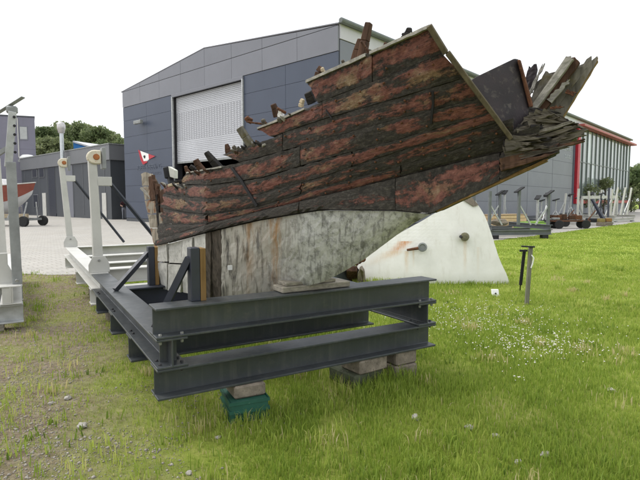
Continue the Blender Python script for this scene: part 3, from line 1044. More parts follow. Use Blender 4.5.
hill_trees = [  # photo column of crown centre, crown top row, distance, height, radius, leaf kind
    (46, 127.5, 98, 9, 4.2, 2, 'dark rounded tree at the left end of the wooded hill beside the purple block'),
    (57, 126, 104, 10, 4.4, 0, 'mid green tree on the hill just left of the silver flue'),
    (66, 123.5, 112, 10.5, 4.6, 1, 'pale tree on the hill directly behind the flue cap'),
    (78, 123, 108, 11, 4.8, 0, 'tallest mid green tree right of the silver flue'),
    (88, 124.5, 115, 10, 4.4, 1, 'pale green tree on the hill behind the blue shed'),
    (97, 127, 104, 9.5, 4.3, 0, 'round mid green tree on the hill right of the blue shed'),
    (107, 130, 110, 9.5, 4.0, 1, 'thin pale tree on the hill above the workshop corner'),
    (116, 135, 104, 9, 3.8, 1, 'sparse pale tree sloping down towards the boat hall'),
    (124, 140, 100, 8.5, 3.6, 0, 'low green tree at the hall edge, lowest of the hill trees'),
    (50, 139, 88, 7.5, 4.0, 1, 'low pale green tree in front at the foot of the hill, left'),
    (62, 141, 86, 7, 3.6, 1, 'yellow green tree low behind the workshop roof left of flue'),
    (103, 142, 88, 7.0, 3.6, 2, 'dark low tree just above the workshop fascia near its corner'),
]
for k, (px, py, d, h, r, kd, lb) in enumerate(hill_trees):
    top = P(px, py, d)
    make_tree('broadleaf_tree', h, r, 100 + k, (LEAF_A, LEAF_B, LEAF_C)[kd], lb, (top.x, d, top.z - h), 'trees on the hill behind the yard')
for k, (px, py, d, h, r, kd, lb) in enumerate([
        (632, 170, 84, 7.0, 3.4, 2, 'dark green tree at the right end of the glazed hall'),
        (642, 168, 92, 8.0, 4.0, 2, 'dark tree cut by the right edge of the picture'),
        (651, 160, 100, 9.5, 4.6, 0, 'taller tree beyond the right edge behind the hall')]):
    top = P(px, py, d)
    make_tree('broadleaf_tree', h, r, 200 + k, (LEAF_A, LEAF_B, LEAF_C)[kd], lb, (top.x, d, 0 if k < 2 else top.z - h), 'trees beyond the glazed end')
for k, (px, py, s_, r, lb) in enumerate([(591, 183, 42.3, 1.5, 'loose green shrub left, added in place of tree reflections in the glazed wall'), (605, 179, 47.5, 1.9, 'taller green shrub in the middle, added in place of tree reflections in the glazed wall'),  # these two are added to stand in for tree reflections in the panes
                                 (632, 186, 62.5, 1.6, 'bushy shrub at the far corner of the glazed wall')]):
    b = C0 + BD * s_ + NS * 2.2
    h = P(px, py, b.y).z
    b.x = P(px, py, b.y).x
    make_tree('shrub', h, r, 300 + k, LEAF_B, lb, (b.x, b.y, 0), 'shrubs along the glazed wall', 150, .13, .08)

# ------------------------------------------------------------------ people
def person(loc, rz, shirt, trousers, hair, label, skin=(.42, .25, .18), hold=None, scale=1.0):
    J = {'pel': (0, 0, .95, .135), 'wai': (0, .01, 1.10, .125), 'che': (0, .0, 1.33, .15), 'nec': (0, .015, 1.50, .058), 'hd0': (0, -.01, 1.60, .085), 'hd1': (0, -.015, 1.70, .095), 'hd2': (0, -.005, 1.77, .06)}
    E = [('pel', 'wai'), ('wai', 'che'), ('che', 'nec'), ('nec', 'hd0'), ('hd0', 'hd1'), ('hd1', 'hd2')]
    for s, n in ((-1, 'l'), (1, 'r')):
        st = .10 if s > 0 else -.06
        J.update({n + 'hip': (.10 * s, 0, .88, .095), n + 'kne': (.105 * s, st * .5 - .03, .49, .062), n + 'ank': (.11 * s, st, .09, .045), n + 'toe': (.125 * s, st - .15, .035, .038),
                  n + 'sho': (.185 * s, .0, 1.43, .068), n + 'elb': (.235 * s, .0, 1.15, .047), n + 'wri': (.14 * s, -.25, 1.08, .034), n + 'han': (.09 * s, -.33, 1.09, .04)})
        E += [('pel', n + 'hip'), (n + 'hip', n + 'kne'), (n + 'kne', n + 'ank'), (n + 'ank', n + 'toe'), ('che', n + 'sho'), (n + 'sho', n + 'elb'), (n + 'elb', n + 'wri'), (n + 'wri', n + 'han')]
    ks = list(J)
    me = bpy.data.meshes.new('person_body')
    me.from_pydata([J[k][:3] for k in ks], [(ks.index(a), ks.index(b)) for a, b in E], [])
    o = bpy.data.objects.new('tmp', me); COL.objects.link(o)
    sk = o.modifiers.new('skin', 'SKIN'); sk.use_smooth_shade = True
    for i, k in enumerate(ks):
        me.skin_vertices[0].data[i].radius = (J[k][3], J[k][3] * (.8 if k in ('che', 'wai', 'pel') else 1))
        me.skin_vertices[0].data[i].use_root = (k == 'pel')
    o.modifiers.new('sub', 'SUBSURF').levels = 1
    bpy.context.view_layer.update()
    body = bpy.data.meshes.new_from_object(o.evaluated_get(bpy.context.evaluated_depsgraph_get()))
    bpy.data.objects.remove(o)
    mats = [m_plain('skin tone', skin, .55, .06, 8, .3, bump=0), m_plain('shirt cloth', shirt, .85, .2, 10, .2), m_plain('trouser cloth', trousers, .85, .2, 12, .2), BLACK]
    body.materials.clear()
    for q in mats:
        body.materials.append(q)
    for p in body.polygons:
        c = p.center
        i = 0
        if c.z < .1: i = 3
        elif c.z < 1.0 and not (abs(c.x) > .06 and c.y < -.17): i = 2
        elif c.z < 1.49 and not (c.y < -.06 and abs(c.x) < .25 and c.z < 1.2 and c.y < -.13) and not (abs(c.x) > .19 and c.z < 1.22): i = 1
        p.material_index = i
    t = thing('person', loc, label, 'person', None, rz)
    t.scale = (scale,) * 3
    b = bpy.data.objects.new('body', body); COL.objects.link(b); b.parent = t
    m = MB(); m.lathe((0, .012, 1.67), Z, [(.095, -.03), (.108, .05), (.098, .11), (.06, .155), (.01, .165)], 14)
    hm = m.mesh('hair', m_plain('hair', hair, .6, .3, 30), smooth=True)
    for v in hm.vertices:
        if v.co.y < -.02 and v.co.z < 1.745: v.co.y = -.02
    hh = bpy.data.objects.new('hair', hm); COL.objects.link(hh); hh.parent = t
    m = MB(); m.prism([(-.012, -.10, 1.645), (.012, -.10, 1.645), (.0, -.10, 1.69)], (0, -.03, 0))
    nn = bpy.data.objects.new('nose', m.mesh('nose', mats[0])); COL.objects.link(nn); nn.parent = t
    if hold:
        m = MB(); m.box((0, -.36, 1.10), (.17, 0, 0), (0, .05, 0), (0, 0, .09))
        bx = bpy.data.objects.new('parcel', m.mesh('parcel', hold)); COL.objects.link(bx)
        bx.location, bx.rotation_euler, bx.scale = loc, (0, 0, rz), (scale,) * 3
        tag(bx, 'small dark box carried by the person in the doorway', 'box')
    return t
pp = G(124.2, 219.6)
person(pp, R(35), (.045, .018, .022), (.20, .21, .24), (.02, .015, .012), 'person in dark maroon shirt and grey trousers standing at the recessed doorway', hold=BLACK)

# ------------------------------------------------------------------ boat on trailer, left
bt_o = G(20, 226)
BDIR = Vector((.985, -.17, 0)).normalized()
BSID = Vector((-BDIR.y, BDIR.x, 0))
boat = thing('sailing_boat', bt_o, 'small wooden boat with red brown topsides and white bottom on a trailer', 'boat')
def bp(u, w, z):
    return bt_o + BDIR * u + BSID * w + Z * z
dpx = bt_o.y / FPX
xr, xl = (39.5 - 20) * dpx, -3.9
def hull_strip(zf0, zf1, mat, name):
    m = MB(); n = 22
    ring = []
    for k in range(n + 1):
        f = k / n
        u = xl + (xr - xl) * f
        bw = .95 * (1 - max(0, (f - .35) / .65) ** 2.2) * (1 - .25 * (1 - f) ** 2)
        sheer = 2.42 + .16 * (2 * f - .9) ** 2
        keel = .75 + 1.15 * max(0, (f - .55) / .45) ** 1.8
        r = []
        for j in range(5):
            q = zf0 + (zf1 - zf0) * j / 4
            z = keel + (sheer - keel) * q
            r.append((u - (1 - q) * .55 * max(0, f - .5), bw * (q ** .55 if q > 0 else 0), z))
        ring.append(r)
    for sg in (-1, 1):
        b = len(m.v)
        for r in ring:
            m.v += [bp(u, sg * w, z) for u, w, z in r]
        for k in range(n):
            for j in range(4):
                i = b + k * 5 + j
                m.face((i, i + 5, i + 6, i + 1))
    if zf1 >= 1:
        b = len(m.v)
        for r in ring:
            u, w, z = r[-1]
            m.v += [bp(u, -w, z - .02), bp(u, w, z - .02)]
        for k in range(n):
            i = b + 2 * k
            m.face((i, i + 2, i + 3, i + 1))
    return m.build(name, mat, boat, smooth=True)
hull_strip(.40, 1.0, m_plain('red brown topsides', (.20, .052, .035), .4, .15, 3), 'topsides')
hull_strip(0, .40, m_plain('white boat bottom', (.42, .42, .42), .5, .08, 3), 'bottom')
m = MB()
for sg in (-1, 1):
    pts = []
    for k in range(23):
        f = k / 22
        bw = .95 * (1 - max(0, (f - .35) / .65) ** 2.2) * (1 - .25 * (1 - f) ** 2)
        pts.append(bp(xl + (xr - xl) * f, sg * (bw + .01), 2.44 + .16 * (2 * f - .9) ** 2))
    m.tube(pts, .035, 6)
m.build('rail', WHITE_STEEL, boat)
m = MB(); m.prism([bp(-2.4, -.4, 2.45), bp(-.6, -.35, 2.45), bp(-.9, -.3, 2.85), bp(-2.2, -.36, 2.85)], BSID * .75)
m.build('cabin', WHITE_P, boat, bevel=.04)
trl = thing('boat_trailer', bt_o, 'low boat trailer with thick tyres under the red brown boat', 'trailer')
m = MB()
for w in (-.6, .6):
    m.bar(bp(-3.2, w, .42), bp(1.0, w, .42), .09, .13)
for u in (-2.6, -1.2, .2, .9):
    m.bar(bp(u, -.65, .40), bp(u, .65, .40), .09, .1)
m.build('chassis', GALV_DK, trl)
for u in (-2.0, -.3, .75):
    for w in (-.6, .6):
        m = MB(); m.bar(bp(u, w, .48), bp(u + .12, w * .62, 1.18 if u < .5 else 1.45), .06, .06)
        m.build('prop', GALV, trl)
m = MB(); m.abox(bt_o.x - 2, bt_o.x + .5, bt_o.y - .1, bt_o.y + .1, .50, .745)
m.build('keel_bearer', PALEWOOD, trl)
for u in (-1.05, .94):
    for w in (-.8, .8):
        m = MB(); m.lathe(bp(u, w, .31), BSID, [(.20, -.1), (.30, -.1), (.315, -.06), (.315, .06), (.30, .1), (.20, .1)], 18)
        wh = m.build('wheel', RUBBER, trl)
        m = MB(); m.lathe(bp(u, w, .31), BSID, [(.19, -.085), (.10, -.06), (.10, .06), (.19, .085)], 14)
        m.build('rim', GALV, wh)
# ------------------------------------------------------------------ grey steel cradle under the wreck
ANG = R(30.9)
CU, LU = Vector((math.cos(ANG), math.sin(ANG), 0)), Vector((-math.sin(ANG), math.cos(ANG), 0))
FO = Vector((-1.035, 3.105, 0))
def F(c, l, z):
    return FO + CU * c + LU * l + Z * z
FW = 2.40
frame = thing('steel_cradle', FO, 'dark grey steel beam cradle bolted in layers beneath the wooden boat wreck', 'cradle')
zA, zB, zC, zD = .24, .44, .64, .84
for k, l in enumerate((.1, 1.0, 1.95, 3.0)):
    m = MB(); m.ibeam(F(.0, l, zB), F(FW, l, zB), .2, .2)
    m.build('lower_cross_beam', STEEL, frame, bevel=.003)
for c in (.1, FW - .1):
    m = MB(); m.ibeam(F(c, .0, zC - .002), F(c, 3.35, zC - .002), .2, .196)
    o = m.build('long_beam', STEEL, frame, bevel=.003)
    for l in (.1, 1.0, 1.95, 3.0):
        b = MB()
        for dc in (-.07, .07):
            for dl in (-.05, .05):
                b.bolt(F(c + dc, l + dl, zB + .016), .012, .014)
                b.bolt(F(c + dc, l + dl, zB - .016), .011, .022, (0, 0, -1))
        b.build('bolt', BOLT_DK, o)
m = MB(); m.ibeam(F(.0, .1, zD), F(FW, .1, zD), .2, .2)
ub = m.build('upper_cross_beam', STEEL, frame, bevel=.003)
b = MB()
for c in (.1, FW - .1):
    for dc in (-.07, .07):
        b.bolt(F(c + dc, .03, zC - .016), .011, .026, (0, 0, -1))
        b.bolt(F(c + dc, .03, zC + .016), .012, .012)
b.build('bolt', BOLT, ub)
m = MB(); m.ibeam(F(.2, 2.15, zC), F(FW - .2, 2.15, zC), .2, .2)
m.build('inner_cross_beam', STEEL_DK, frame, bevel=.003)
# web stiffeners at the near end
m = MB()
m.box(F(.1, .12, .54), CU * .055, LU * .006, Z * .082)
m.build('stiffener', STEEL, frame)
def propost(c, l, z0, z1, cb, lb, zb, faceside=1):
    m = MB(); a = F(c, l, z0)
    m.box(a + Z * (z1 - z0) / 2, CU * .032, LU * .045, Z * (z1 - z0) / 2)
    o = m.build('post', STEEL_DK, frame, bevel=.004)
    m = MB(); m.box(a + CU * .052 + Z * ((z1 - z0) / 2 - .003), CU * .019, LU * .05, Z * ((z1 - z0) / 2 - .002))
    m.build('timber_facing', POSTW, o, bevel=.004)
    m = MB(); m.bar(F(cb, lb, zb), F(c - .03, l, z1 - .07), .045, .045)
    m.build('brace', STEEL_DK, o)
propost(.295, .16, zD, 1.205, .06, .30, zC + .01)
propost(.45, 2.2, zC, 1.045, .06, 2.0, zC + .01)

# timber chock under the keel
k0 = F(1.03, .12, zD + .002)
ch = thing('keel_chock', k0, 'grey weathered timber chock between the wreck keel and the front beam', 'timber block')
m = MB()
m.box(F(1.22, .14, zD + .025), CU * .30, LU * .085, Z * .022)
m.build('lower_baulk', BLOCKW, ch, bevel=.006)
m = MB(); m.box(F(1.18, .15, zD + .062), CU * .22, LU * .07, Z * .014)
m.build('upper_board', BLOCKW, ch, bevel=.005)

# ------------------------------------------------------------------ stacks of blocks that carry the cradle
def block_box(name, mat, c, l, z0, z1, wc, wl, label, cat, group=None, twist=0, lip=False):
    base = F(c, l, z0)
    t = thing(name, base, label, cat, group)
    cu = (CU * math.cos(twist) + LU * math.sin(twist)); lu = (-CU * math.sin(twist) + LU * math.cos(twist))
    m = MB()
    h = z1 - z0
    if lip:       # crate: solid walls with a rim and ribs
        m.box(base + Z * h / 2, cu * wc, lu * wl, Z * (h / 2 - .001))
        t1 = m.build('crate_body', mat, t, bevel=.008)
        m = MB()
        for zz in (h * .93, h * .5, h * .08):
            for s in (-1, 1):
                m.box(base + Z * zz + lu * (wl + .004) * s, cu * (wc + .008), lu * .004, Z * .011)
                m.box(base + Z * zz + cu * (wc + .004) * s, cu * .004, lu * (wl + .0), Z * .011)
        m.build('rim', mat, t)
    else:
        nx = 6
        m.box(base + Z * h / 2, cu * wc, lu * wl, Z * (h / 2 - .001))
        o = m.build('block', mat, t, bevel=.012)
    return t
block_box('plastic_crate', GREENP, .625, .09, 0, .145, .135, .15, 'dark green plastic crate in the grass under the left of the front beam', 'crate', lip=True, twist=R(-8))
block_box('concrete_paver', CONC, .635, .09, .146, .239, .115, .11, 'brown concrete paver on top of the green crate at left', 'paver', twist=R(-4))
block_box('concrete_block', m_plain('mossy concrete', (.075, .085, .055), .9, .35, 16, .2, bump=.8, scuff=(.14, .125, .095), sc_amt=.58), 1.68, .20, 0, .12, .16, .17, 'dark mossy block half hidden in tall grass under the middle of the front beam', 'block', twist=R(6))
block_box('concrete_paver', CONC, 1.72, .14, .121, .239, .15, .13, 'wide concrete paver on top of the dark mossy block under the front beam', 'paver', twist=R(5))
block_box('concrete_block', CONC, 2.09, .13, 0, .118, .12, .11, 'lower concrete block of the right hand pair under the front beam', 'block', twist=R(-3))
block_box('concrete_block', CONC, 2.09, .13, .119, .239, .115, .105, 'upper concrete block of the right hand pair under the front beam', 'block', twist=R(2))
for k, (c, l) in enumerate(((.4, 1.95), (2.0, 1.95), (.4, 3.0), (2.0, 3.0))):
    block_box('concrete_block', CONC, c, l, 0, .239, .12, .1, ('concrete block under the left end of the middle rear beam', 'concrete block under the right end of the middle rear beam', 'concrete block under the left end of the last rear beam', 'concrete block under the right end of the last rear beam')[k], 'block')

# ------------------------------------------------------------------ white cradle behind it
WO = F(0, 3.42, 0)
wc = thing('white_cradle', WO, 'worn white steel cradle with two tall padded posts behind the grey one', 'cradle')
for c in (.1, FW - .1):
    m = MB(); m.ibeam(F(c, 3.40, zC), F(c, 7.9, zC), .2, .2)
    m.build('long_beam', WHITE_STEEL, wc, bevel=.003)
for l in (3.9, 4.6, 5.7, 7.6):
    m = MB(); m.ibeam(F(.2, l, zC - .01), F(FW - .2, l, zC - .01), .2, .19)
    m.build('cross_beam', WHITE_STEEL, wc, bevel=.003)
for l in (3.6, 5.4, 7.6):
    m = MB(); m.ibeam(F(.0, l, zB - .01), F(FW, l, zB - .01), .2, .2)
    m.build('foot_beam', WHITE_STEEL, wc, bevel=.003)
    for c in (.3, 2.1):
        bb = block_box('concrete_block', CONC, c, l, 0, .229, .12, .1, 'concrete block under the %s end of the %s foot beam of the white cradle' % ('left' if c < 1 else 'right', {3.6: 'nearest', 5.4: 'middle', 7.6: 'farthest'}[l]), 'block', 'blocks under the white cradle')
def tallpost(l, ztop, xlean, first):
    m = MB()
    a = F(.1, l, zC + .002)
    top = a + Z * (ztop - zC) - CU * xlean
    m.bar(a + Z * .05, top, .112, .10, up=LU, w1=.095)
    o = m.build('post', WHITE_STEEL, wc, bevel=.006)
    m = MB()
    hexp = [(-.12, 0), (.12, 0), (.12, .10), (.07, .2), (-.07, .2), (-.12, .10)]
    m.prism([a + CU * x + Z * z - LU * .075 for x, z in hexp], LU * .014)
    m.build('gusset', WHITE_STEEL, o, bevel=.003)
    m = MB(); m.bolt(a + Z * .15 - LU * .075, .016, .014, -LU); m.build('bolt', BOLT, o)
    # swivelling pad with a rusty hub
    m = MB()
    pc = top + CU * .02 + Z * .02
    cu2 = CU
    pad = []
    for k in range(9):
        t = math.pi * (.5 + k / 8)
        pad.append((math.cos(t) * .085, math.sin(t) * .085))
    pad += [(.075, -.085), (.075, .085)]
    m.prism([pc + cu2 * x + Z * z - LU * .08 for x, z in pad], LU * .10)
    pd_ = m.build('pad', CREAM, o, bevel=.012)
    m = MB(); m.lathe(pc - LU * .081 + CU * .02, -LU, [(.038, 0), (.034, .010), (.012, .014)], 14); m.build('hub', RUST_OR, pd_)
    m = MB(); m.box(pc + CU * .105 - Z * .01, CU * .022, LU * .09, Z * .13); m.build('pad_backing', GALV_DK, pd_, bevel=.006)
    # bracket and diagonal strut
    m = MB(); bz = ztop - .27
    br = a + Z * (bz - zC) + CU * .12 - CU * xlean * .8
    m.box(br, CU * .085, LU * .05, Z * .055); m.build('bracket', WHITE_STEEL, o, bevel=.004)
    m = MB(); m.tube([br + CU * .07 - Z * .02, F(1.12, l + .25, zC + .03)], .026, 8); m.build('strut', STEEL_DK, o)
tallpost(3.52, 2.03, .03, True)
tallpost(7.55, 2.22, .10, False)
for k in range(2):
    m = MB(); m.tube([F(.95 + k * .75, 3.9, zC), F(1.4 + k * .6, 5.3, zC + .5)], .024, 8)
    m.build('strut', STEEL_DK, wc)
m = MB(); m.box(F(.92, 4.25, zC + .02), CU * .20, LU * .05, Z * .012)
m.build('bearer_plate', GALV_DK, wc)

# ------------------------------------------------------------------ cradle at the left edge
LB = G(22, 324, .07)
LB = Vector((LB.x, LB.y, 0))
def K(c, l, z):
    return LB + CU * c + LU * l + Z * z
lc = thing('edge_cradle', LB, 'grey and white steel cradle cut by the left edge of the picture', 'cradle')
for c in (-.1, -1.9):
    m = MB(); m.ibeam(K(c, 0, .53), K(c, 4.2, .53), .22, .22); m.build('long_beam', WHITE_STEEL, lc, bevel=.003)
for l in (.12, 1.6, 3.6):
    m = MB(); m.ibeam(K(.02, l, .305), K(-2.1, l, .305), .2, .22); m.build('cross_beam', GALV, lc, bevel=.003)
for l in (.12, 3.6):
    for c in (-.3, -1.8):
        t = thing('timber_block', K(c, l, 0), 'grey timber block under the %s %s corner of the cradle at the left edge' % ('near' if l < 1 else 'far', 'right' if c > -1 else 'left'), 'timber block', 'blocks under the left edge cradle')
        m = MB(); m.box(K(c, l, .042), CU * .12, LU * .1, Z * .041); m.build('block', BLOCKW, t, bevel=.006)
m = MB(); m.box(K(-.13, .02, .42), CU * .055, LU * .012, Z * .092); m.build('stiffener', WHITE_STEEL, lc)
d_ = K(-.1, .2, 0).y
a, t0 = K(-.095, .22, .53), P(16, 162, K(-.1, .22, 0).y)
a.x = P(17.5, 285, a.y).x
m = MB(); m.bar(a, Vector((a.x - .01, a.y, t0.z)), .105, .105, up=LU)
po = m.build('post', GALV_DK, lc, bevel=.006)
m = MB(); m.bar(Vector((a.x - .035, a.y - .012, t0.z - .06)), Vector((P(13.2, 112, a.y).x, a.y - .012, P(13, 112, a.y).z)), .082, .082, up=LU)
sl = m.build('perforated_sleeve', GALV, po, bevel=.005)
m = MB()
for k in range(5):
    q = P(14.2 + k * .25, 117 + k * 8.8, a.y - .065)
    m = MB(); m.lathe(q, -LU, [(.0165, 0), (.0165, .004), (.013, .006)], 10); m.build('pin_hole', BLACK, sl)

m = MB(); q0, q1 = P(-6, 115.5, a.y), P(23.5, 97, a.y)
m.bar(q0 - LU * .0, q1, .07, .012); m.build('head_plate', GALV_DK, po, bevel=.003)
m = MB(); q = P(12, 110, a.y); m.box(q, CU * .06, LU * .045, Z * .045); m.build('head_block', GALV_DK, po, bevel=.02)
m = MB(); m.bar(P(-30, 172, a.y + .1), P(10, 146.5, a.y + .05), .03, .05); m.build('side_brace', GALV_DK, po)
a2 = K(-.12, 1.5, .53)
a2.x = P(4.5, 285, a2.y).x
m = MB(); m.bar(a2, Vector((a2.x, a2.y, P(5, 158, a2.y).z)), .10, .08, up=LU, w1=.05); m.build('post', WHITE_STEEL, lc, bevel=.006)
m = MB(); q = P(4.5, 278, a.y)
m.prism([q + CU * x + Z * z for x, z in ((-.10, -.08), (.085, -.08), (.085, .06), (.04, .16), (.04, .30), (-.10, .30))], LU * .05)
m.build('gusset', WHITE_STEEL, lc, bevel=.006)
m = MB(); m.bolt(P(17, 280.5, a.y - .08), .022, .03, -LU); m.build('bolt', BOLT, lc)

# ------------------------------------------------------------------ the wreck
SEAM = {
 'T': [(160, 147), (307, 80.5), (430, 25.5), (520, -15)],
 'b': [(160, 171), (256, 129), (320, 102), (400, 71), (441, 54), (520, 22)],
 'c': [(160, 180), (225, 153), (267, 139), (290, 130), (320, 120), (400, 97), (467, 77), (520, 61)],
 'd': [(160, 178), (186, 172.5), (215, 168), (260, 157), (320, 140), (400, 118), (485, 97), (520, 88)],
 'e': [(160, 183), (185, 184.5), (210, 185), (260, 178), (320, 160), (400, 139), (470, 119), (520, 104)],
 'f': [(158, 193), (185, 197), (210, 199), (260, 194), (320, 177), (392, 153), (460, 133), (520, 116)],
 'g': [(157, 207), (185, 212), (210, 214), (260, 206), (320, 188), (392, 168), (460, 148), (512, 133), (545, 123)],
 'h': [(156, 223), (185, 225), (210, 223.2), (260, 211)],
 '1': [(156, 240.5), (185, 232), (210, 224), (260, 211.5), (320, 197), (390, 180), (460, 162), (530, 146), (562, 140)],
 '0': [(156, 246), (185, 238), (210, 231), (260, 219.5), (320, 209.5), (395, 210), (432, 213.5), (480, 190.5), (535, 163.5), (548, 158.5), (566, 149)],
 'K': [(156, 289), (200, 297), (240, 299.5), (280, 293), (300, 287.5), (322, 282.5), (343, 272), (365, 259), (390, 240), (414, 223), (432, 213.8)],
}
DWL = [(140, 5.55), (165, 4.9), (205, 4.1), (260, 3.72), (318, 3.38), (380, 3.12), (430, 2.95), (510, 2.70), (590, 2.52)]
AWAY = Vector((.5, .866, 0))
def sy(k, x):
    return interp(x, SEAM[k])
def Dep(x, y):
    d = interp(x, DWL)
    y1, yt, y0, yk = sy('1', x), sy('T', x), clampi(x, SEAM['0']), clampi(x, SEAM['K'])
    if y <= y1:
        v = (y1 - y) / max(20, y1 - yt)
        fl = clampi(x, [(150, .10), (300, .22), (430, .42), (520, .40), (580, .2)])
        return d - fl * v ** .8 * (1.0 if v < 1.2 else 1.0)
    if y > y0 and x < 432:
        w = (y - y0) / max(10, yk - y0)
        return d + .02 + clampi(x, [(150, .25), (320, .27), (432, .05)]) * w ** 1.6
    return d
def Hp(x, y, off=0.0):
    return P(x, y, Dep(x, y)) + AWAY * off
wreck_o = Vector((Hp(300, 290).x, Hp(300, 290).y, zD + .08))
wreck = thing('boat_wreck', wreck_o, 'broken stern of an old wooden boat with flaking red paint', 'boat wreck')
def trimx(y):
    return interp(y, [(25, 428.5), (54, 442), (77, 464.5), (138, 509)])
def right_limit(kt, kb, v):
    x = 460
    for _ in range(25):
        x = .5 * x + .5 * trimx(sy(kt, x) * (1 - v) + sy(kb, x) * v)
    return x
def strake(kt, kb, xa, xb, mat, seed, n=None, th=.034, name='plank', ragL=2.0, off=0.0, ragT=0.0, trim=False, parent=None, rows=5, lo=.008, hi=.99, slant=0.0):
    rnd = random.Random(seed)
    n = n or max(6, int((xb - xa) / 4))
    fr, bk, uv = [], [], []
    o0 = off + rnd.uniform(-.004, .004)
    lo_r = [rnd.uniform(-1, 1) * ragL for _ in range(rows)]
    hi_r = [rnd.uniform(-1, 1) * (.4 if trim else ragL) for _ in range(rows)]
    for j in range(rows):
        v = lo + (hi - lo) * j / (rows - 1)
        xr_ = right_limit(kt, kb, v) if trim else xb + hi_r[j]
        xl_ = xa + lo_r[j] + slant * v + (slant and 2.2 * mnoise.noise(Vector((v * 4, seed, 7))))
        rf, rb, ru = [], [], []
        ul = 9.7 * (ord(kt[0]) % 13) + (xl_ - 150) * .0085; prev = None
        for i in range(n + 1):
            x = xl_ + (xr_ - xl_) * i / n
            yt, yb = sy(kt, x), sy(kb, x)
            if kb == '1' and kt == 'h': yb = max(yb, yt + .3)
            y = yt + (yb - yt) * v
            nz = mnoise.noise(Vector((x * .05, y * .12, seed * 3.1)))
            n2 = mnoise.noise(Vector((x * .22, y * .4, seed * 1.7)))
            e = (j in (0, rows - 1))
            if e: y += .45 * mnoise.noise(Vector((x * .16, seed, j))) + .3 * mnoise.noise(Vector((x * .5, seed, j)))
            if j == 0 and ragT: y += ragT * (abs(mnoise.noise(Vector((x * .13, seed, 2)))) + .6 * abs(mnoise.noise(Vector((x * .45, seed, 5)))))
            rel = .005 * nz + .003 * n2 + (.0015 if e else 0) - .002 * math.sin(math.pi * v)
            p = Hp(x, y, o0 + rel)
            if prev is not None: ul += (p - prev).length
            prev = p
            rf.append(p); rb.append(p + AWAY * th); ru.append((ul, 1 - v))
        fr.append(rf); bk.append(rb); uv.append(ru)
    m = MB(); m.grid(fr, bk, uv)
    return m.build(name, mat, parent or wreck, smooth=False)

strake('T', 'b', 307, 372, HULL_RED, 1, ragL=.15, slant=11, rows=7)
strake('T', 'b', 372.5, 430, HULL_RED, 2, trim=True, ragL=.15)
strake('b', 'c', 257, 322, HULL_RED, 3, ragT=2.6, ragL=.15, slant=15, rows=7)
strake('b', 'c', 322.5, 455, HULL_RED, 4, trim=True, ragL=.15)
strake('c', 'd', 222, 282, HULL, 5, ragT=3.4, ragL=.15, slant=17, rows=7)
strake('c', 'd', 282.5, 470, HULL, 6, trim=True, ragL=.15)
strake('d', 'e', 186, 300, HULL, 8, ragT=1.8, ragL=.15, slant=-5, rows=7)
strake('d', 'e', 300.5, 485, HULL, 9, trim=True, ragL=.15)
strake('e', 'f', 164, 352, HULL, 11, ragL=2, ragT=1.5)
strake('e', 'f', 352.5, 495, HULL_RED, 13, trim=True, ragL=.15)
strake('f', 'g', 162, 300, HULL, 14, ragL=3)
strake('f', 'g', 301, 512, HULL, 15, ragL=1)
strake('g', 'h', 161, 208, HULL, 17, ragL=3)
strake('h', '1', 159, 207, HULL_DK, 18, ragL=3)
strake('g', '1', 208, 400, HULL, 19, ragL=.15)
strake('g', '1', 400.5, 538, HULL_DK, 20, ragL=1.5)
strake('1', '0', 157, 300, HULL_DK, 21, ragL=1, off=-.022, th=.055)
strake('1', '0', 300.5, 396, HULL_DK, 22, ragL=.15, off=-.022, th=.055)
strake('1', '0', 396.5, 500, HULL, 23, ragL=.15, off=-.020, th=.055)
strake('1', '0', 500.5, 558, HULL_DK, 24, ragL=2.5, off=-.020, th=.055)
# dark backing added to put shade into the plank gaps, kept below the broken edge
m = MB()
def gap_backing(kt, kb, xa, xb):
    n = 16
    fr, bk, uv = [], [], []
    for j, v in enumerate((.05, 1.0)):
        xs_ = [xa + (xb - xa) * i / n for i in range(n + 1)]
        row = [Hp(x, sy(kt, x) + (sy(kb, x) - sy(kt, x)) * v, .05) for x in xs_]
        fr.append(row); bk.append([p + AWAY * .02 for p in row]); uv.append([(x / 100, v) for x in xs_])
    m.grid(fr, bk, uv)
for a_, b_, x0, x1 in (('T', 'b', 324, 426), ('b', 'c', 280, 440), ('c', 'd', 246, 462), ('d', 'e', 194, 480), ('e', 'f', 172, 494), ('f', 'g', 170, 508), ('g', '1', 168, 535), ('1', '0', 165, 555)):
    gap_backing(a_, b_, x0, x1)
m.build('gap_shade_backing', DARKW, wreck)

# silver capping along the broken top edges
def capping(kt, x0, x1, h=.018, dp=.06, seed=0, dy=-.4, mat=LIPW):
    m = MB(); n = max(5, int((x1 - x0) / 7))
    fr, bk, uv = [], [], []
    for s in (0, 1):
        rf, rb, ru = [], [], []
        for i in range(n + 1):
            x = x0 + (x1 - x0) * i / n
            j_ = .8 * mnoise.noise(Vector((x * .2, seed, 0)))
            p = Hp(x, sy(kt, x) + dy + j_ * .6, -.012) - Z * (h * s + .006 * (mnoise.noise(Vector((x * .3, seed + 4, 0))) * s))
            rf.append(p); rb.append(p + AWAY * dp + Z * .004); ru.append((x / 100, s))
        fr.append(rf); bk.append(rb); uv.append(ru)
    m.grid(fr, bk, uv)
    return m.build('capping', mat, wreck)
capping('T', 306.5, 366, seed=1)
capping('T', 370, 430, seed=2, h=.016)
capping('b', 258, 305, seed=3, h=.014)
capping('d', 187, 222, seed=4, h=.012)

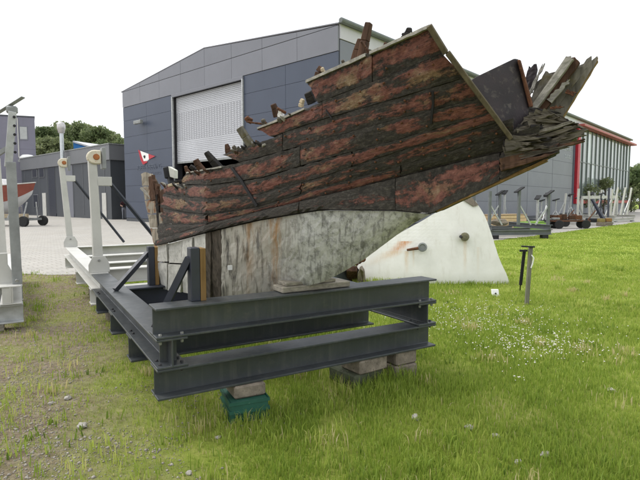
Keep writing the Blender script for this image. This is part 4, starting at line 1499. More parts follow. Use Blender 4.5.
# corner trim at the stern end of the planking, in two lengths
def tp(x, y, off=-.03):
    return P(x, y, Dep(min(x, 509), y) + off)
m = MB(); m.bar(tp(429, 25.5), tp(446, 53), .026, .05, up=AWAY); m.build('corner_trim', OLIVEW, wreck, bevel=.003)
m = MB(); m.bar(tp(447.5, 52.5), tp(511, 138), .026, .05, up=AWAY, w1=.022); m.build('corner_trim', OLIVEW, wreck, bevel=.003)

# rotten deadwood and keel below the paint line
def slab(cols, rows, xa, xb, ya, yb, mat, name, th, seed, off=0.0, jag=1.0):
    """ya(x), yb(x) give top and bottom rows in photo space"""
    fr, bk, uv = [], [], []
    for j in range(rows + 1):
        v = j / rows
        rf, rb, ru = [], [], []
        for i in range(cols + 1):
            x = xa + (xb - xa) * i / cols
            y = ya(x) + (yb(x) - ya(x)) * v
            nz = mnoise.noise(Vector((x * .06, y * .06, seed))) * .010 + mnoise.noise(Vector((x * .25, y * .2, seed))) * .005
            jx = jag * mnoise.noise(Vector((y * .2, seed, i == 0))) if i in (0, cols) else 0
            p = Hp(x + jx, y, off + nz)
            rf.append(p)
            k_ = clampi(x, [(300, 0.0), (360, 1.0)])
            dirv = AWAY.lerp(Vector((p.x / p.y - .12, 1, 0)).normalized(), k_)
            rb.append(p + dirv * th * (1 - .5 * k_) + Z * (.03 * v * k_))
            ru.append(((x - 222) / 210, 1 - v))
        fr.append(rf); bk.append(rb); uv.append(ru)
    m = MB(); m.grid(fr, bk, uv)
    return m.build(name, mat, wreck, smooth=False)
y0f = lambda x: clampi(x, SEAM['0']) + 1.2
ykf = lambda x: clampi(x, SEAM['K'])
slab(60, 18, 221.5, 431.5, y0f, ykf, DEADW, 'deadwood', .24, 3, jag=.8)
for k, (a_, b_) in enumerate(((205.5, 210.5), (211.0, 215.6), (216.1, 221))):
    slab(4, 12, a_, b_, y0f, ykf, STREAKB, 'deadwood_board', .05, 31 + k, off=(.0, .016, .004)[k], jag=.8)
for k, (a_, b_) in enumerate(((157.5, 166.5), (168, 180.5), (182, 192.5), (194, 204.8))):
    ym = lambda x: 262 + (x - 157) * .05 + k
    slab(4, 5, a_, b_, y0f, (lambda x: ym(x) - .8), PALEB, 'pale_board', .04, 41 + k, off=(.0, .012, -.003, .008)[k], jag=.6)
    slab(4, 5, a_, b_, (lambda x: ym(x) + .8), (lambda x: ykf(x) - 1), PALEB, 'pale_board', .04, 51 + k, off=(.006, 0, .012, .0)[k], jag=.6)
slab(6, 4, 160, 234, (lambda x: y0f(x) + 3), (lambda x: ykf(x) - 2), DARKW, 'gap_shade_backing', .03, 61, off=.07)  # dark sheet added so the gaps between the boards look shaded
# keel timber along the centre, behind the near side
m = MB()
m.hexa([P(246, 296, 4.12), P(322, 281, 3.80), P(322, 281, 3.80) + AWAY * .12, P(246, 296, 4.12) + AWAY * .12,
        P(246, 280, 4.12), P(322, 270, 3.80), P(322, 270, 3.80) + AWAY * .12, P(246, 280, 4.12) + AWAY * .12])
m.build('keel', DARKW, wreck)
m = MB(); m.box(Hp(232.3, 267.3, -.028), (.017, .010, .0), AWAY * .004, (0, 0, .02))
m.build('white_tag', WHITE_P, wreck, bevel=.003)

# straps and chain plates on the near side
def strap(pts, w, mat, name='iron_strap'):
    m = MB()
    for (x0, y0_), (x1, y1_) in zip(pts, pts[1:]):
        m.bar(Hp(x0, y0_, -.014), Hp(x1, y1_, -.014), w, .010, up=AWAY)
    return m.build(name, mat, wreck)
strap([(233, 168), (242, 180), (250, 193), (258, 206)], .022, BLACK)
strap([(433.5, 92), (434, 104), (432.5, 116), (432, 124)], .012, BLACK)
strap([(327, 110), (333, 119)], .008, BLACK)

def board(p0, p1, d0, d1, w, th, mat=GREYW, name='stern_board', w1=None, rag=.012, seed=0):
    rnd = random.Random(seed)
    a, b = P(*p0, d0), P(*p1, d1)
    dv = (b - a).normalized()
    side = dv.cross(AWAY).normalized()
    nrm = side.cross(dv)
    n, mcols = 9, 4
    fr, bk, uv = [], [], []
    endr = [rnd.uniform(-.02, .02) for _ in range(mcols + 1)]
    for j in range(mcols + 1):
        s = j / mcols - .5
        rf, rb, ru = [], [], []
        for i in range(n + 1):
            f = i / n
            ww = w + ((w1 or w) - w) * f
            e = rag * mnoise.noise(Vector((f * 6, seed, j))) if j in (0, mcols) else 0
            p = a + dv * ((b - a).length * f + (endr[j] if i == n else 0)) + side * (s * ww + e) + nrm * (.005 * mnoise.noise(Vector((f * 5, j * 1.3, seed))))
            rf.append(p); rb.append(p + AWAY * th); ru.append((f, s))
        fr.append(rf); bk.append(rb); uv.append(ru)
    m = MB(); m.grid(fr, bk, uv)
    return m.build(name, mat, wreck)
# rusty fastening heads in pairs down the hidden frames
m = MB()
rn_ = random.Random(9)
for x0 in range(182, 500, 24):
    for kt, kb in (('T', 'b'), ('b', 'c'), ('c', 'd'), ('d', 'e'), ('e', 'f'), ('f', 'g'), ('g', '1')):
        lim = {'T': 320, 'b': 274, 'c': 242, 'd': 190, 'e': 168, 'f': 164, 'g': 210}[kt]
        for v in (.25, .75):
            x = x0 + rn_.uniform(-1.5, 1.5) + (sy(kb, x0) - sy('1', x0)) * -.12
            y = sy(kt, x) + (sy(kb, x) - sy(kt, x)) * v
            if x < lim or x > trimx(y) - 6 or rn_.random() < .25: continue
            m.lathe(Hp(x, y, .004), -AWAY, [(.0065, 0), (.0065, .012), (.003, .016)], 6)
m.build('nail_head', RUSTY, wreck)['kind'] = 'stuff'
# far side of the hull: pale split plank ends at the left, dark strakes behind
rowsY = [171.5, 186, 200, 214, 228, 243, 262, 288]
lx = [141, 142.6, 145, 147.6, 150.4, 153.6, 156.4, 159.5]
rx = [152, 160.5, 164, 166, 167, 167, 167, 167]
for k in range(7):
    m = MB()
    fr, bk, uv = [], [], []
    for j in range(4):
        v = .03 + .94 * j / 3
        y = rowsY[k] + (rowsY[k + 1] - rowsY[k]) * v
        xa_, xb_ = lx[k] + (lx[k + 1] - lx[k]) * v, rx[k] + (rx[k + 1] - rx[k]) * v
        rf, rb, ru = [], [], []
        for i in range(6):
            x = xa_ + (xb_ - xa_) * i / 5
            if i in (0, 5): x += .7 * mnoise.noise(Vector((y * .4, k, i)))
            yy = y + (1.3 * mnoise.noise(Vector((x * .35, k * 2.3, 1))) if j in (0, 3) else 0) + (abs(x - 146) * .35 if k == 0 and j == 0 else 0)
            d = 5.95 - .05 * (x - 141) * .4 + .03 * mnoise.noise(Vector((x * .3, y * .2, k)))
            p = P(x, yy, d)
            rf.append(p); rb.append(p + Vector((-.02, .05, 0))); ru.append((x * .03, v))
        fr.append(rf); bk.append(rb); uv.append(ru)
    m.grid(fr, bk, uv)
    m.build('far_plank', FARPL, wreck)
m = MB()
m.bar(P(158, 190, 5.75), P(163, 242, 5.6), .025, .07, up=AWAY); m.build('rib', DARKW, wreck)
m = MB(); m.bar(P(141.3, 188, 5.86), P(160.5, 207, 5.7), .02, .03, up=AWAY); m.build('split_batten', LIPW, wreck)
for k, (a_, b_, w_) in enumerate((((153, 200), (150, 177), .10), ((157, 206), (155.5, 184), .06), ((160, 238), (156, 196), .05), ((164, 234), (161, 190), .07), ((162.5, 246), (160, 214), .06))):
    board(a_, b_, 5.55 - .04 * k, 5.6 - .04 * k, w_, .05, (BROWNW, BROWNW, DARKW, BROWNW, FARPL)[k], 'rotten_stub', w1=w_ * .6, rag=.02, seed=900 + k)
HB = [(150, .75), (300, .72), (430, .55), (520, .25), (580, .05)]
for k, (a_, b_) in enumerate((('d', 'e'), ('e', 'f'), ('f', 'g'), ('g', '1'), ('1', '0'))):
    m = MB(); fr, bk, uv = [], [], []
    n = 18
    for v in (.03, .97):
        rf, rb, ru = [], [], []
        for i in range(n + 1):
            x = 205 + (490 - 205) * i / n
            y = sy(a_, x) + (sy(b_, x) - sy(a_, x)) * v + 3
            p = P(x, y, interp(x, DWL) + clampi(x, HB) * (.55 + .12 * (4 - k)))
            rf.append(p); rb.append(p + AWAY * .035); ru.append((x / 80, v))
        fr.append(rf); bk.append(rb); uv.append(ru)
    m.grid(fr, bk, uv)
    m.build('far_side_strake', HULL_DK, wreck)
for k, x in enumerate((215, 262, 310, 360, 412)):
    ya_, yb_ = sy('d', x) + 8, y0f(x) - 4
    dn, df = Dep(x, yb_) + .09, interp(x, DWL) + clampi(x, HB) * .9
    m = MB(); m.tube([P(x, ya_, Dep(x, ya_) + .09), P(x, (ya_ + yb_) / 2, dn), P(x + 2, yb_, (dn + df) / 2), P(x + 3, yb_ - 8, df - .06)], .035, 6)
    m.build('rib', DARKW, wreck)

rs0 = random.Random(77)
# broken rib heads and fastenings above the edge
def stub(p0, p1, w, h, mat, name='rib_head', off=.06, w1=None, h1=None):
    m = MB(); a = P(p0[0], p0[1], Dep(p0[0], max(p0[1], sy('T', p0[0]))) + off); b = P(p1[0], p1[1], Dep(p0[0], max(p0[1], sy('T', p0[0]))) + off - .02)
    mid = a.lerp(b, .55) + Vector((random.uniform(-.006, .006), 0, random.uniform(-.006, .006)))
    ww = w1 or w * .8
    m.bar(a, mid, w, h, up=AWAY, w1=w * .92)
    m.bar(mid, b, w * .9, h, up=AWAY, w1=ww, h1=h1 or h * .8)
    return m.build(name, mat, wreck, bevel=.004)
stub((361, 62), (369, 23), .044, .05, BROWNW)
stub((355, 62), (360, 39), .05, .04, BROWNW, w1=.02)
stub((371, 55), (361, 41), .016, .02, BROWNW, 'broken_batten')
stub((349, 70), (374, 52), .018, .03, BROWNW, 'broken_batten')
stub((318, 78), (322, 67), .036, .05, BROWNW)
stub((326, 74), (322, 67.5), .02, .03, PALEWOOD, 'splinter')
stub((313, 103), (308, 92), .06, .05, DARKW)
stub((301, 107), (303, 99), .03, .03, PALEWOOD, 'splinter')
stub((277, 117), (273, 104), .04, .04, BROWNW)
stub((286, 113), (277, 108), .02, .02, RUSTY, 'bolt_shank')
stub((281, 117), (279.5, 109.5), .045, .03, WHITE_P, 'paint_flake', w1=.006)
stub((263, 124), (246, 121.5), .014, .02, RUSTY, 'bolt_shank')
stub((252, 121.5), (246, 117), .04, .03, RUSTY, 'bolt_shank')
stub((265, 127), (263, 119), .03, .03, LOGW)
stub((254, 149), (239.5, 127.5), .052, .05, GREYW, w1=.05)
stub((229, 155), (226.5, 144), .04, .04, BROWNW, w1=.015)
stub((221, 170), (206, 152), .055, .05, DARKW, w1=.03)
stub((203, 171), (195.5, 159.5), .045, .05, BROWNW)
stub((199, 172), (190, 166), .035, .04, DARKW)
stub((188, 173), (185.5, 166), .03, .03, BROWNW)
stub((238, 152), (233, 146), .03, .03, LOGW)
stub((406, 39), (409.5, 27.5), .036, .035, DARKW, w1=.02)
stub((403, 39), (404, 33), .02, .02, DARKW)
stub((384, 49), (386, 42.5), .022, .02, BROWNW)
stub((345, 66), (342, 60), .02, .02, LOGW)
stub((270, 142), (262, 146), .02, .04, LIPW, 'splinter')
stub((179, 184), (168, 186), .03, .03, PALEWOOD, 'splinter')
stub((184, 181), (174, 182), .025, .03, DARKW, 'splinter')
for k in range(34):
    kk, xa_, xb_ = rs0.choice((('b', 262, 304), ('c', 230, 256), ('d', 190, 220), ('c', 234, 262), ('e', 166, 186)))
    x = rs0.uniform(xa_, xb_); y = sy(kk, x) + rs0.uniform(-.5, 2)
    stub((x, y + 3), (x - rs0.uniform(1, 7), y - rs0.uniform(-1, 3.2)), rs0.uniform(.010, .028), rs0.uniform(.012, .03), rs0.choice((LIPW, BROWNW, DARKW, LOGW)), 'splinter', off=rs0.uniform(-.005, .05), w1=.004)
# box fitting hanging on the broken edge at left
fit = thing('sensor_box', P(168, 176, 5.0), 'small black and cream box fitting clipped to the broken planking edge at left', 'box')
m = MB(); pb_ = P(165.5, 173, 5.0); m.prism([P(162.5, 167.5, 5.0), P(167.5, 166.2, 5.02), P(169.5, 177.5, 5.02), P(164.5, 178.8, 5.0)], Vector((.03, .12, 0))); m.build('case', BLACK, fit, bevel=.006)
m = MB(); m.prism([P(168, 166.2, 4.98), P(174.6, 170.2, 4.98), P(174.6, 178.6, 4.98), P(169.8, 176.8, 4.98)], Vector((.02, .05, 0))); m.build('cover', m_plain('cream cover', (.62, .62, .55), .5, .12, 10, scuff=(.35, .32, .2), sc_amt=.6), fit, bevel=.004)
m = MB(); m.bar(P(170, 177, 5.03), P(172, 186, 5.0), .05, .04); m.build('bracket', BLACK, fit)

# transom panel and split timber at the stern tip
def deepslab(pts, ds, th, mat, name, bevel=.004, dirv=None):
    m = MB(); m.prism([P(x, y, d) for (x, y), d in zip(pts, ds)], (dirv or AWAY) * th)
    return m.build(name, mat, wreck, bevel=bevel)
deepslab([(466, 83), (476, 76.5), (514, 58.3), (518.5, 59), (531, 106), (529, 125), (508, 137)], [2.66, 2.68, 2.78, 2.79, 2.80, 2.78, 2.68], .05, PANELW, 'transom_panel')
m = MB(); m.bar(P(519, 60, 2.785), P(531.3, 107, 2.795), .014, .055, up=AWAY, w1=.02); m.build('rusty_edge', RUSTY, wreck, bevel=.004)
# weathered boards that stand out past the tip
deepslab([(527, 113), (536, 82), (549, 73), (557, 71), (566, 64), (577, 66), (592, 60), (590, 71), (560, 119), (545, 119)], [2.93, 2.93, 2.92, 2.92, 2.90, 2.89, 2.86, 2.86, 2.88, 2.9], .03, GREYW, 'stern_board')
board((527, 92), (533.5, 66), 2.95, 2.93, .06, .02, PANELW, seed=1, w1=.05, rag=.003)
board((524, 104), (542.5, 66), 2.90, 2.88, .022, .02, LIPW, seed=2, w1=.010, name='splinter')
board((530, 112), (550, 73), 2.89, 2.87, .06, .03, GREYW, seed=3, w1=.055, rag=.004)
board((532, 110), (571.5, 55), 2.80, 2.74, .032, .05, LIPW, seed=4, w1=.040, rag=.003)
board((538, 113), (575, 61), 2.83, 2.77, .045, .04, BROWNW, seed=5, w1=.05, rag=.004)
board((546, 114), (581, 67), 2.85, 2.79, .055, .035, GREYW, seed=6, w1=.055, rag=.003)
board((549, 101), (569, 80), 2.80, 2.77, .035, .02, LIPW, seed=7, w1=.016, name='splinter')
board((555, 118), (593, 58), 2.83, 2.77, .062, .045, GREYW, seed=8, w1=.052, rag=.003)
board((561, 118), (597, 59.5), 2.825, 2.765, .012, .055, POSTW, seed=9, w1=.014, name='split_edge', rag=.004)
board((566, 91), (574, 94), 2.78, 2.75, .02, .02, RUSTY, 'bolt_shank', seed=10)
board((550, 108), (561, 107), 2.76, 2.74, .012, .012, RUSTY, 'iron_strap', seed=11)
# ragged log: a core and many splinters
deepslab([(500, 139), (516, 128), (530, 112), (548, 109), (560, 117), (571, 125), (578, 137), (560, 147), (540, 156), (512, 160), (503, 152)],
         [2.68, 2.70, 2.74, 2.74, 2.72, 2.70, 2.68, 2.68, 2.68, 2.70, 2.70], .12, LOGW, 'stern_timber', .01)
rs = random.Random(42)
for k in range(46):
    f = k / 45
    x0 = 503 + rs.uniform(0, 40)
    yl, yh = interp(x0, [(503, 140), (530, 108), (545, 106)]), interp(x0, [(503, 152), (545, 148)])
    y0_ = yl + (yh - yl) * rs.random()
    x1 = min(586, x0 + rs.uniform(22, 46))
    y1_ = y0_ + (x1 - x0) * rs.uniform(-.30, .10)
    ymax = interp(x1, [(503, 165), (548, 156), (584, 138)])
    ymin = interp(x1, [(520, 118), (535, 106), (548, 106), (562, 116), (575, 124), (590, 131)])
    y1_ = min(max(y1_, ymin), ymax - 1)
    board((x0, y0_), (x1, y1_), 2.655 + rs.uniform(-.05, .03), 2.60 + rs.uniform(-.04, .05), rs.uniform(.020, .046), rs.uniform(.02, .04), rs.choice((LOGW, LOGW, LOGW, DARKW, LOGW)), 'splinter', w1=rs.uniform(.004, .016), rag=.006, seed=500 + k)
for k, (a_, b_) in enumerate((((505, 155), (586, 130.5)), ((520, 150), (584, 134)), ((500, 162), (582, 140.5)), ((500, 168), (552, 154)), ((505, 160), (566, 146)), ((515, 146), (577, 126)), ((508, 143), (571, 122)))):
    board(a_, b_, 2.66, 2.56, .036, .04, (LOGW, LOGW, BROWNW, BROWNW, LOGW, LOGW, GREYW)[k], 'splinter', w1=.014, rag=.008, seed=700 + k)
board((436, 210.5), (545, 160.5), 2.925, 2.60, .018, .05, POSTW, 'split_edge', seed=720, w1=.014, rag=.006)

# ------------------------------------------------------------------ white hull piece on the grass
wf = thing('hull_fragment', G(430, 281), 'white painted piece of a boat hull leaning on the lawn with two rusty fittings', 'hull piece')
def wpt(x, y, off=0.0):
    d = 9.45 - .0022 * (x - 360) + .35 * max(0, (282 - y) / 84) ** 1.2 - .25 * math.sin(math.pi * min(1, max(0, (x - 350) / 165)))
    return P(x, y, d + off)
wo = wf.location
def wl_(x, y):
    p = wpt(x, y) - wo
    return p.x, p.z
RC, RL = (.55, .24, .08), (.62, .47, .30)
def run(x, y0_, y1_, w, amt, c, x1=None):
    (xa_, za_), (xb_, zb_) = wl_(x, y0_), wl_(x if x1 is None else x1, y1_)
    return (xa_, za_, zb_, w, (xa_ - xb_) / (za_ - zb_), amt, c)
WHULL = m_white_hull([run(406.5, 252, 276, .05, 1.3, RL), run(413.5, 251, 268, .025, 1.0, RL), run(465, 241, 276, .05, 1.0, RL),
                      run(405, 242, 259, .16, 1.5, RC, 386), run(394, 252, 267, .22, .9, RL, 366), run(478, 248, 280, .04, .5, RL)])
Lx = [(198, 463), (210, 440), (222, 420), (235, 396), (248, 374), (258, 360), (266, 356), (272, 361), (279, 364), (283, 366)]
Rx = [(198, 471.5), (205, 478), (215, 484.5), (225, 488.5), (240, 493.5), (255, 498), (265, 502), (275, 507), (283, 509.5)]
fr, bk, uv = [], [], []
for j in range(26):
    y = 198 + (284 - 198) * j / 25
    a_, b_ = interp(y, Lx), clampi(y, Rx)
    row = []
    for i in range(21):
        x = a_ + (b_ - a_) * i / 20
        e = .5 * mnoise.noise(Vector((y * .3, i, 1))) if i in (0, 20) else 0
        row.append(wpt(x + e, y + (.25 * mnoise.noise(Vector((x * .1, 2, 0))))))
    fr.append(row); bk.append([p + Vector((.03, .09, -.005)) for p in row]); uv.append([(i / 20, j / 25) for i in range(21)])
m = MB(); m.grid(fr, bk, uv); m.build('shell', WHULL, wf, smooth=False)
m = MB(); m.prism([wpt(462, 199, -.03), wpt(472, 197.6, -.03), wpt(478.5, 205, -.03), wpt(473.5, 206.5, -.03)], (0, .08, 0)); m.build('bare_patch', CONC, wf)
m = MB(); m.tube([wpt(407, 250, -.06), wpt(418.5, 248.2, -.09)], [.022, .03], 10); m.build('rusty_pipe', RUSTY, wf)
m = MB()
c = wpt(422.5, 247.2, -.05); ax = (Vector((0, 0, CAMH)) - c).normalized()
m.lathe(c, ax, [(.045, 0), (.085, .02), (.085, .05), (.06, .055), (.055, .03)], 18); m.build('through_hull_ring', GALV_DK, wf)
m = MB(); c = wpt(465, 236.8, -.05)
m.lathe(c, ax + Vector((-.15, 0, 0)), [(.075, -.05), (.08, .06), (.07, .13), (.03, .14)], 14); m.build('valve', m_plain('mossy bronze', (.14, .13, .08), .8, .3, 25), wf)
m = MB(); m.tube([wpt(463, 238, -.08), wpt(460.5, 236.5, -.16)], .028, 8); m.build('valve_stem', BLACK, wf)
# things lying between keel and white piece
rb_ = thing('rusty_debris', G(354, 278), 'clump of rusty brown debris beside the left foot of the white hull piece', 'debris')
m = MB(); c = P(352, 262, 9.1)
for k in range(9):
    q = c + Vector((rs.uniform(-.28, .2), rs.uniform(-.1, .1), rs.uniform(-.12, .08)))
    m.bar(q, q + Vector((rs.uniform(-.1, .15), rs.uniform(-.05, .05), rs.uniform(.02, .12))), rs.uniform(.04, .10), rs.uniform(.04, .08))
m.bar(c - Z * .12, G(352, 281), .2, .12)
m.build('debris', BROWNW, rb_, bevel=.01)
m = MB(); c = P(362.5, 259, 9.0); m.lathe(c, (0, -1, .1), [(.055, 0), (.06, .04), (.03, .05)], 10); m.build('rusty_cap', RUSTY, rb_)
db = thing('dark_beam', G(347, 282), 'dark grey box beam lying in the grass left of the white hull piece', 'beam')
m = MB(); a_ = G(332, 284) + Z * .12; b_ = G(357, 279.5) + Z * .15; m.bar(a_, b_, .2, .24); m.build('beam', STEEL, db, bevel=.01)
bb = thing('pale_block', G(360, 282.5), 'pale broken concrete lump at the left foot of the white hull piece', 'block')
m = MB(); m.prism([G(357, 284), G(364.5, 283), P(363, 271, 8.9), P(360, 266, 8.95), P(357.5, 274, 8.9)], (.05, .2, 0)); m.build('lump', CONC, bb, bevel=.02)

# ------------------------------------------------------------------ standpipe post on the lawn
sp = thing('standpipe', G(527, 304), 'weathered wooden post with dark cross bar and iron rod on the lawn', 'post')
b0 = G(526.5, 304.5)
m = MB(); m.bar(b0 - Z * .05, P(530.8, 246, b0.y + .02), .052, .05, up=(0, 1, 0)); m.build('post', m_wood('grey green post', (.10, .10, .075), (.24, .235, .18), 'Z'), sp, bevel=.004)
m = MB(); a_, b_ = P(521.5, 246.3, b0.y), P(534.8, 246.9, b0.y - .02); m.bar(a_, b_, .04, .022); m.build('cross_bar', BLACK, sp, bevel=.003)
m = MB(); m.bar(P(520.5, 285, b0.y + .1), P(524.4, 250, b0.y + .06), .045, .02, up=(0, 1, 0)); m.bar(P(519.5, 250.7, b0.y + .06), P(527.5, 250.6, b0.y + .03), .03, .03); m.build('iron_rod', BLACK, sp, bevel=.003)
m = MB(); m.bar(G(520, 290) - Z * .0 , P(520.5, 285, b0.y + .1), .02, .02); m.build('rod_foot', BLACK, sp)
m = MB(); m.tube([P(531.5, 255, b0.y - .03), P(533.8, 258, b0.y - .04), P(532.5, 264, b0.y - .03), P(531, 268, b0.y - .02)], .009, 6); m.build('hose_clip', WHITE_P, sp)
mk = thing('survey_marker', G(495, 296), 'small white square marker with a dot in the grass below the hull piece', 'marker')
m = MB(); c = G(495, 296); m.box(c + Z * .05, (.055, 0, 0), (0, .02, 0), (0, .02, .055)); m.build('plate', WHITE_P, mk, bevel=.004)
m = MB(); m.lathe(c + Vector((0, -.03, .045)), (0, -1, .3), [(.016, 0), (.012, .006)], 10); m.build('dot', BLACK, mk)

# ------------------------------------------------------------------ cradles, trolleys and gear along the side wall
def small_cradle(name, origin, ang, W, Ln, zs, posts, mats, label, group=None, beamH=.2, pad=True, lean=0, blocks=True):
    cu, lu = Vector((math.cos(ang), math.sin(ang), 0)), Vector((-math.sin(ang), math.cos(ang), 0))
    O = Vector(origin)
    def K(c, l, z): return O + cu * c + lu * l + Z * z
    t = thing(name, O, label, 'cradle', group)
    z0, z1 = zs
    for l in (.12, Ln / 2, Ln - .12):
        m = MB(); m.ibeam(K(0, l, z0), K(W, l, z0), beamH, beamH); m.build('cross_beam', mats[0], t)
    for c in (.1, W - .1):
        m = MB(); m.ibeam(K(c, 0, z1), K(c, Ln, z1), beamH, beamH); m.build('long_beam', mats[0], t)
    if blocks:
        for l in (.12, Ln - .12):
            for c in (.3, W - .3):
                m = MB(); m.box(K(c, l, (z0 - beamH) / 2), cu * .13, lu * .1, Z * ((z0 - beamH) / 2 - .001)); m.build('foot_block', mats[2], t)
    for (c, l, h, ln, pd) in posts:
        m = MB(); a = K(c, l, z1); b = K(c + ln, l, z1 + h)
        m.bar(a, b, .10, .10, up=lu); o = m.build('post', mats[1], t)
        if pd:
            m = MB(); m.box(b + Z * .03, cu * .16 + Z * .10 * pd, lu * .13, Z * .025); m.build('pad', mats[2], o)
        m = MB(); m.bar(K(c + (.55 if c < W / 2 else -.55), l, z1), a.lerp(b, .62), .05, .05); m.build('brace', GALV, o)
    return t
GREYT = m_plain('grey cradle paint', (.13, .14, .145), .5, .15, 5)
sideang = math.atan2(BD.y, BD.x)
small_cradle('boat_cradle', G(489, 239.5), R(9), 2.75, 3.2, (.36, .56), [(.1, .2, 1.35, 0, 0), (1.35, .2, 1.38, .0, 1), (2.65, .2, 1.25, 0, 1), (.75, 2.9, 1.75, 0, 0), (2.0, 2.9, 1.3, 0, 1)], (GREYT, GREYT, BLACK), 'mid grey boat cradle with tilted pads nearest the side wall lawn edge')
def at_line(x, d):
    p = P(x, 200, d); return Vector((p.x, p.y, 0))
small_cradle('boat_cradle', at_line(541, 26.5), sideang, 2.4, 2.4, (.28, .48), [(.1, .2, 1.2, 0, 1), (1.5, .2, 1.35, 0, 1), (.6, 2.2, 1.5, 0, 1)], (GREYT, GALV, BLACK), 'second grey cradle with black head pads beyond the nearest one')
small_cradle('boat_cradle', at_line(580, 31.5), R(28), 3.8, 3.0, (.30, .55), [(.1, .2, 1.75, .02, 0), (3.5, .2, 1.75, .10, 0), (1.3, .2, 1.6, -.15, 0), (2.3, 2.8, 1.5, .2, 0)], (WHITE_STEEL, WHITE_STEEL, GALV_DK), 'white cradle with upright posts before the glazed wall, middle of the row')
small_cradle('boat_cradle', at_line(616, 35.5), R(35), 3.2, 3.2, (.28, .5), [(.1, .2, 2.0, .55, 0), (1.2, .2, 2.0, .60, 0), (2.2, .2, 2.0, .55, 0), (3.0, 2.6, 1.9, .3, 0)], (WHITE_STEEL, WHITE_STEEL, GALV_DK), 'white cradle with leaning posts at the far right of the row')
small_cradle('boat_cradle', at_line(594, 40), sideang, 3.0, 3.0, (.28, .5), [(.1, .2, 1.6, .1, 1), (1.5, .3, 1.7, -.1, 0), (2.8, 2.6, 1.5, .0, 1)], (GALV_DK, GALV, BLACK), 'dull galvanised cradle deepest in the row by the red sill')
# horizontal white gantry beam with two legs
ga = thing('low_gantry', at_line(586, 38), 'low white gantry beam on two legs in front of the red sill', 'gantry')
a_, b_ = P(582, 197.5, 38), P(617, 196.8, 40)
m = MB(); m.bar(a_, b_, .16, .22); m.build('beam', WHITE_STEEL, ga)
for q in (a_, b_):
    m = MB(); m.bar(Vector((q.x, q.y, .0)), q - Z * .11, .16, .16, up=(0, 1, 0)); m.build('leg', WHITE_STEEL, ga)
# small trolleys with black wheels and rusty engine parts
def trolley(px, d, label, w=1.1):
    o = at_line(px, d)
    t = thing('hand_trolley', o, label, 'trolley')
    m = MB()
    m.bar(o + Vector((-w, 0, .42)), o + Vector((w, .35, .42)), .5, .07)
    m.bar(o + Vector((w, .35, .45)), o + Vector((w + .5, .5, 1.0)), .05, .05)
    m.build('frame', RUSTY, t, bevel=.01)
    for s in (-.7, .75):
        for q in (-.28, .28):
            c = o + Vector((s * w, .15 + s * .18 + q, .24))
            m = MB(); m.lathe(c, (.15, 1, 0), [(.12, -.06), (.22, -.06), (.24, -.03), (.24, .03), (.22, .06), (.12, .06)], 16); wh = m.build('wheel', RUBBER, t)
            m = MB(); m.lathe(c, (.15, 1, 0), [(.11, -.05), (.05, -.06), (.05, .06), (.11, .05)], 10); m.build('rim', GALV, wh)
    for k in range(7):
        m = MB(); q = o + Vector((rs.uniform(-w * .8, w * .8), rs.uniform(0, .3), .5)); hh = rs.uniform(.08, .3)
        m.box(q + Z * hh / 2, (rs.uniform(.08, .25), 0, 0), (0, .12, 0), (0, 0, hh / 2)); m.build('scrap_part', (RUSTY, GALV_DK, BROWNW)[k % 3], t, bevel=.02)
    return t
trolley(572, 27.5, 'rusty hand trolley with black wheels and scrap on the pavement edge')
trolley(555, 29.5, 'second low trolley with scrap parts behind the grey cradle', .9)
# jacks: tripods of galvanised tube
def jack(px, d, h, label, col=GALV):
    o = at_line(px, d)
    t = thing('boat_jack', o, label, 'jack', 'tripod boat jacks by the side wall')
    m = MB(); m.tube([o + Z * .35, o + Z * h], .045, 8); m.build('stem', col, t)
    for k in range(3):
        a = k * 2.094 + px
        m = MB(); m.tube([o + Z * h * .62, o + Vector((math.cos(a) * .55, math.sin(a) * .55, .02))], .03, 6); m.build('leg', col, t)
    m = MB(); m.box(o + Z * (h + .05), (.16, 0, .05), (0, .14, 0), (0, 0, .03)); m.build('pad', BLACK, t)
jack(541.5, 29.5, 1.5, 'tripod boat jack behind the grey cradle right post')
jack(556, 30.5, 1.55, 'tripod boat jack standing left of the red column')
jack(571, 33, 1.9, 'tripod boat jack in front of the red column')
jack(578, 34, 1.7, 'tripod boat jack just right of the red column')
jack(601, 37, 2.0, 'tripod boat jack before the middle glazed panes', STEEL_DK)
jack(623, 42, 1.9, 'tripod boat jack near the far glazed corner')
# black boom resting on yellow-grey weight blocks
bm_ = thing('crane_boom', at_line(606, 31), 'black steel boom leaning up from a block before the glazed wall', 'boom')
m = MB(); m.bar(P(603.5, 219.5, 31), P(592, 199.5, 32), .16, .2, w1=.1, h1=.12); m.build('boom', STEEL_DK, bm_)
m = MB(); m.bar(P(608, 217, 31.5), P(609, 188, 32), .12, .12); m.build('mast', STEEL_DK, bm_)
m = MB(); m.bar(P(586, 220, 31.2) , P(601, 220.5, 31), .4, .25); m.build('counterweight', BLACK, bm_, bevel=.05)
yl = m_plain('mustard paint', (.22, .17, .06), .7, .2, 8)
for k, (x, lb) in enumerate(((602, 'mustard coloured ballast block, left of the pair under the boom'), (609, 'mustard and orange ballast block, right of the pair under the boom'))):
    o = at_line(x, 30.3 + k * .7)
    t = thing('ballast_block', o, lb, 'block')
    m = MB(); m.abox(o.x - .2, o.x + .2, o.y - .2, o.y + .2, .002, .24); m.build('base', CONC, t, bevel=.03)
    m = MB(); m.abox(o.x - .17, o.x + .17, o.y - .17, o.y + .17, .242, .46); m.build('top', yl if k == 0 else m_plain('orange paint', (.25, .13, .04), .7, .2, 8), t, bevel=.03)
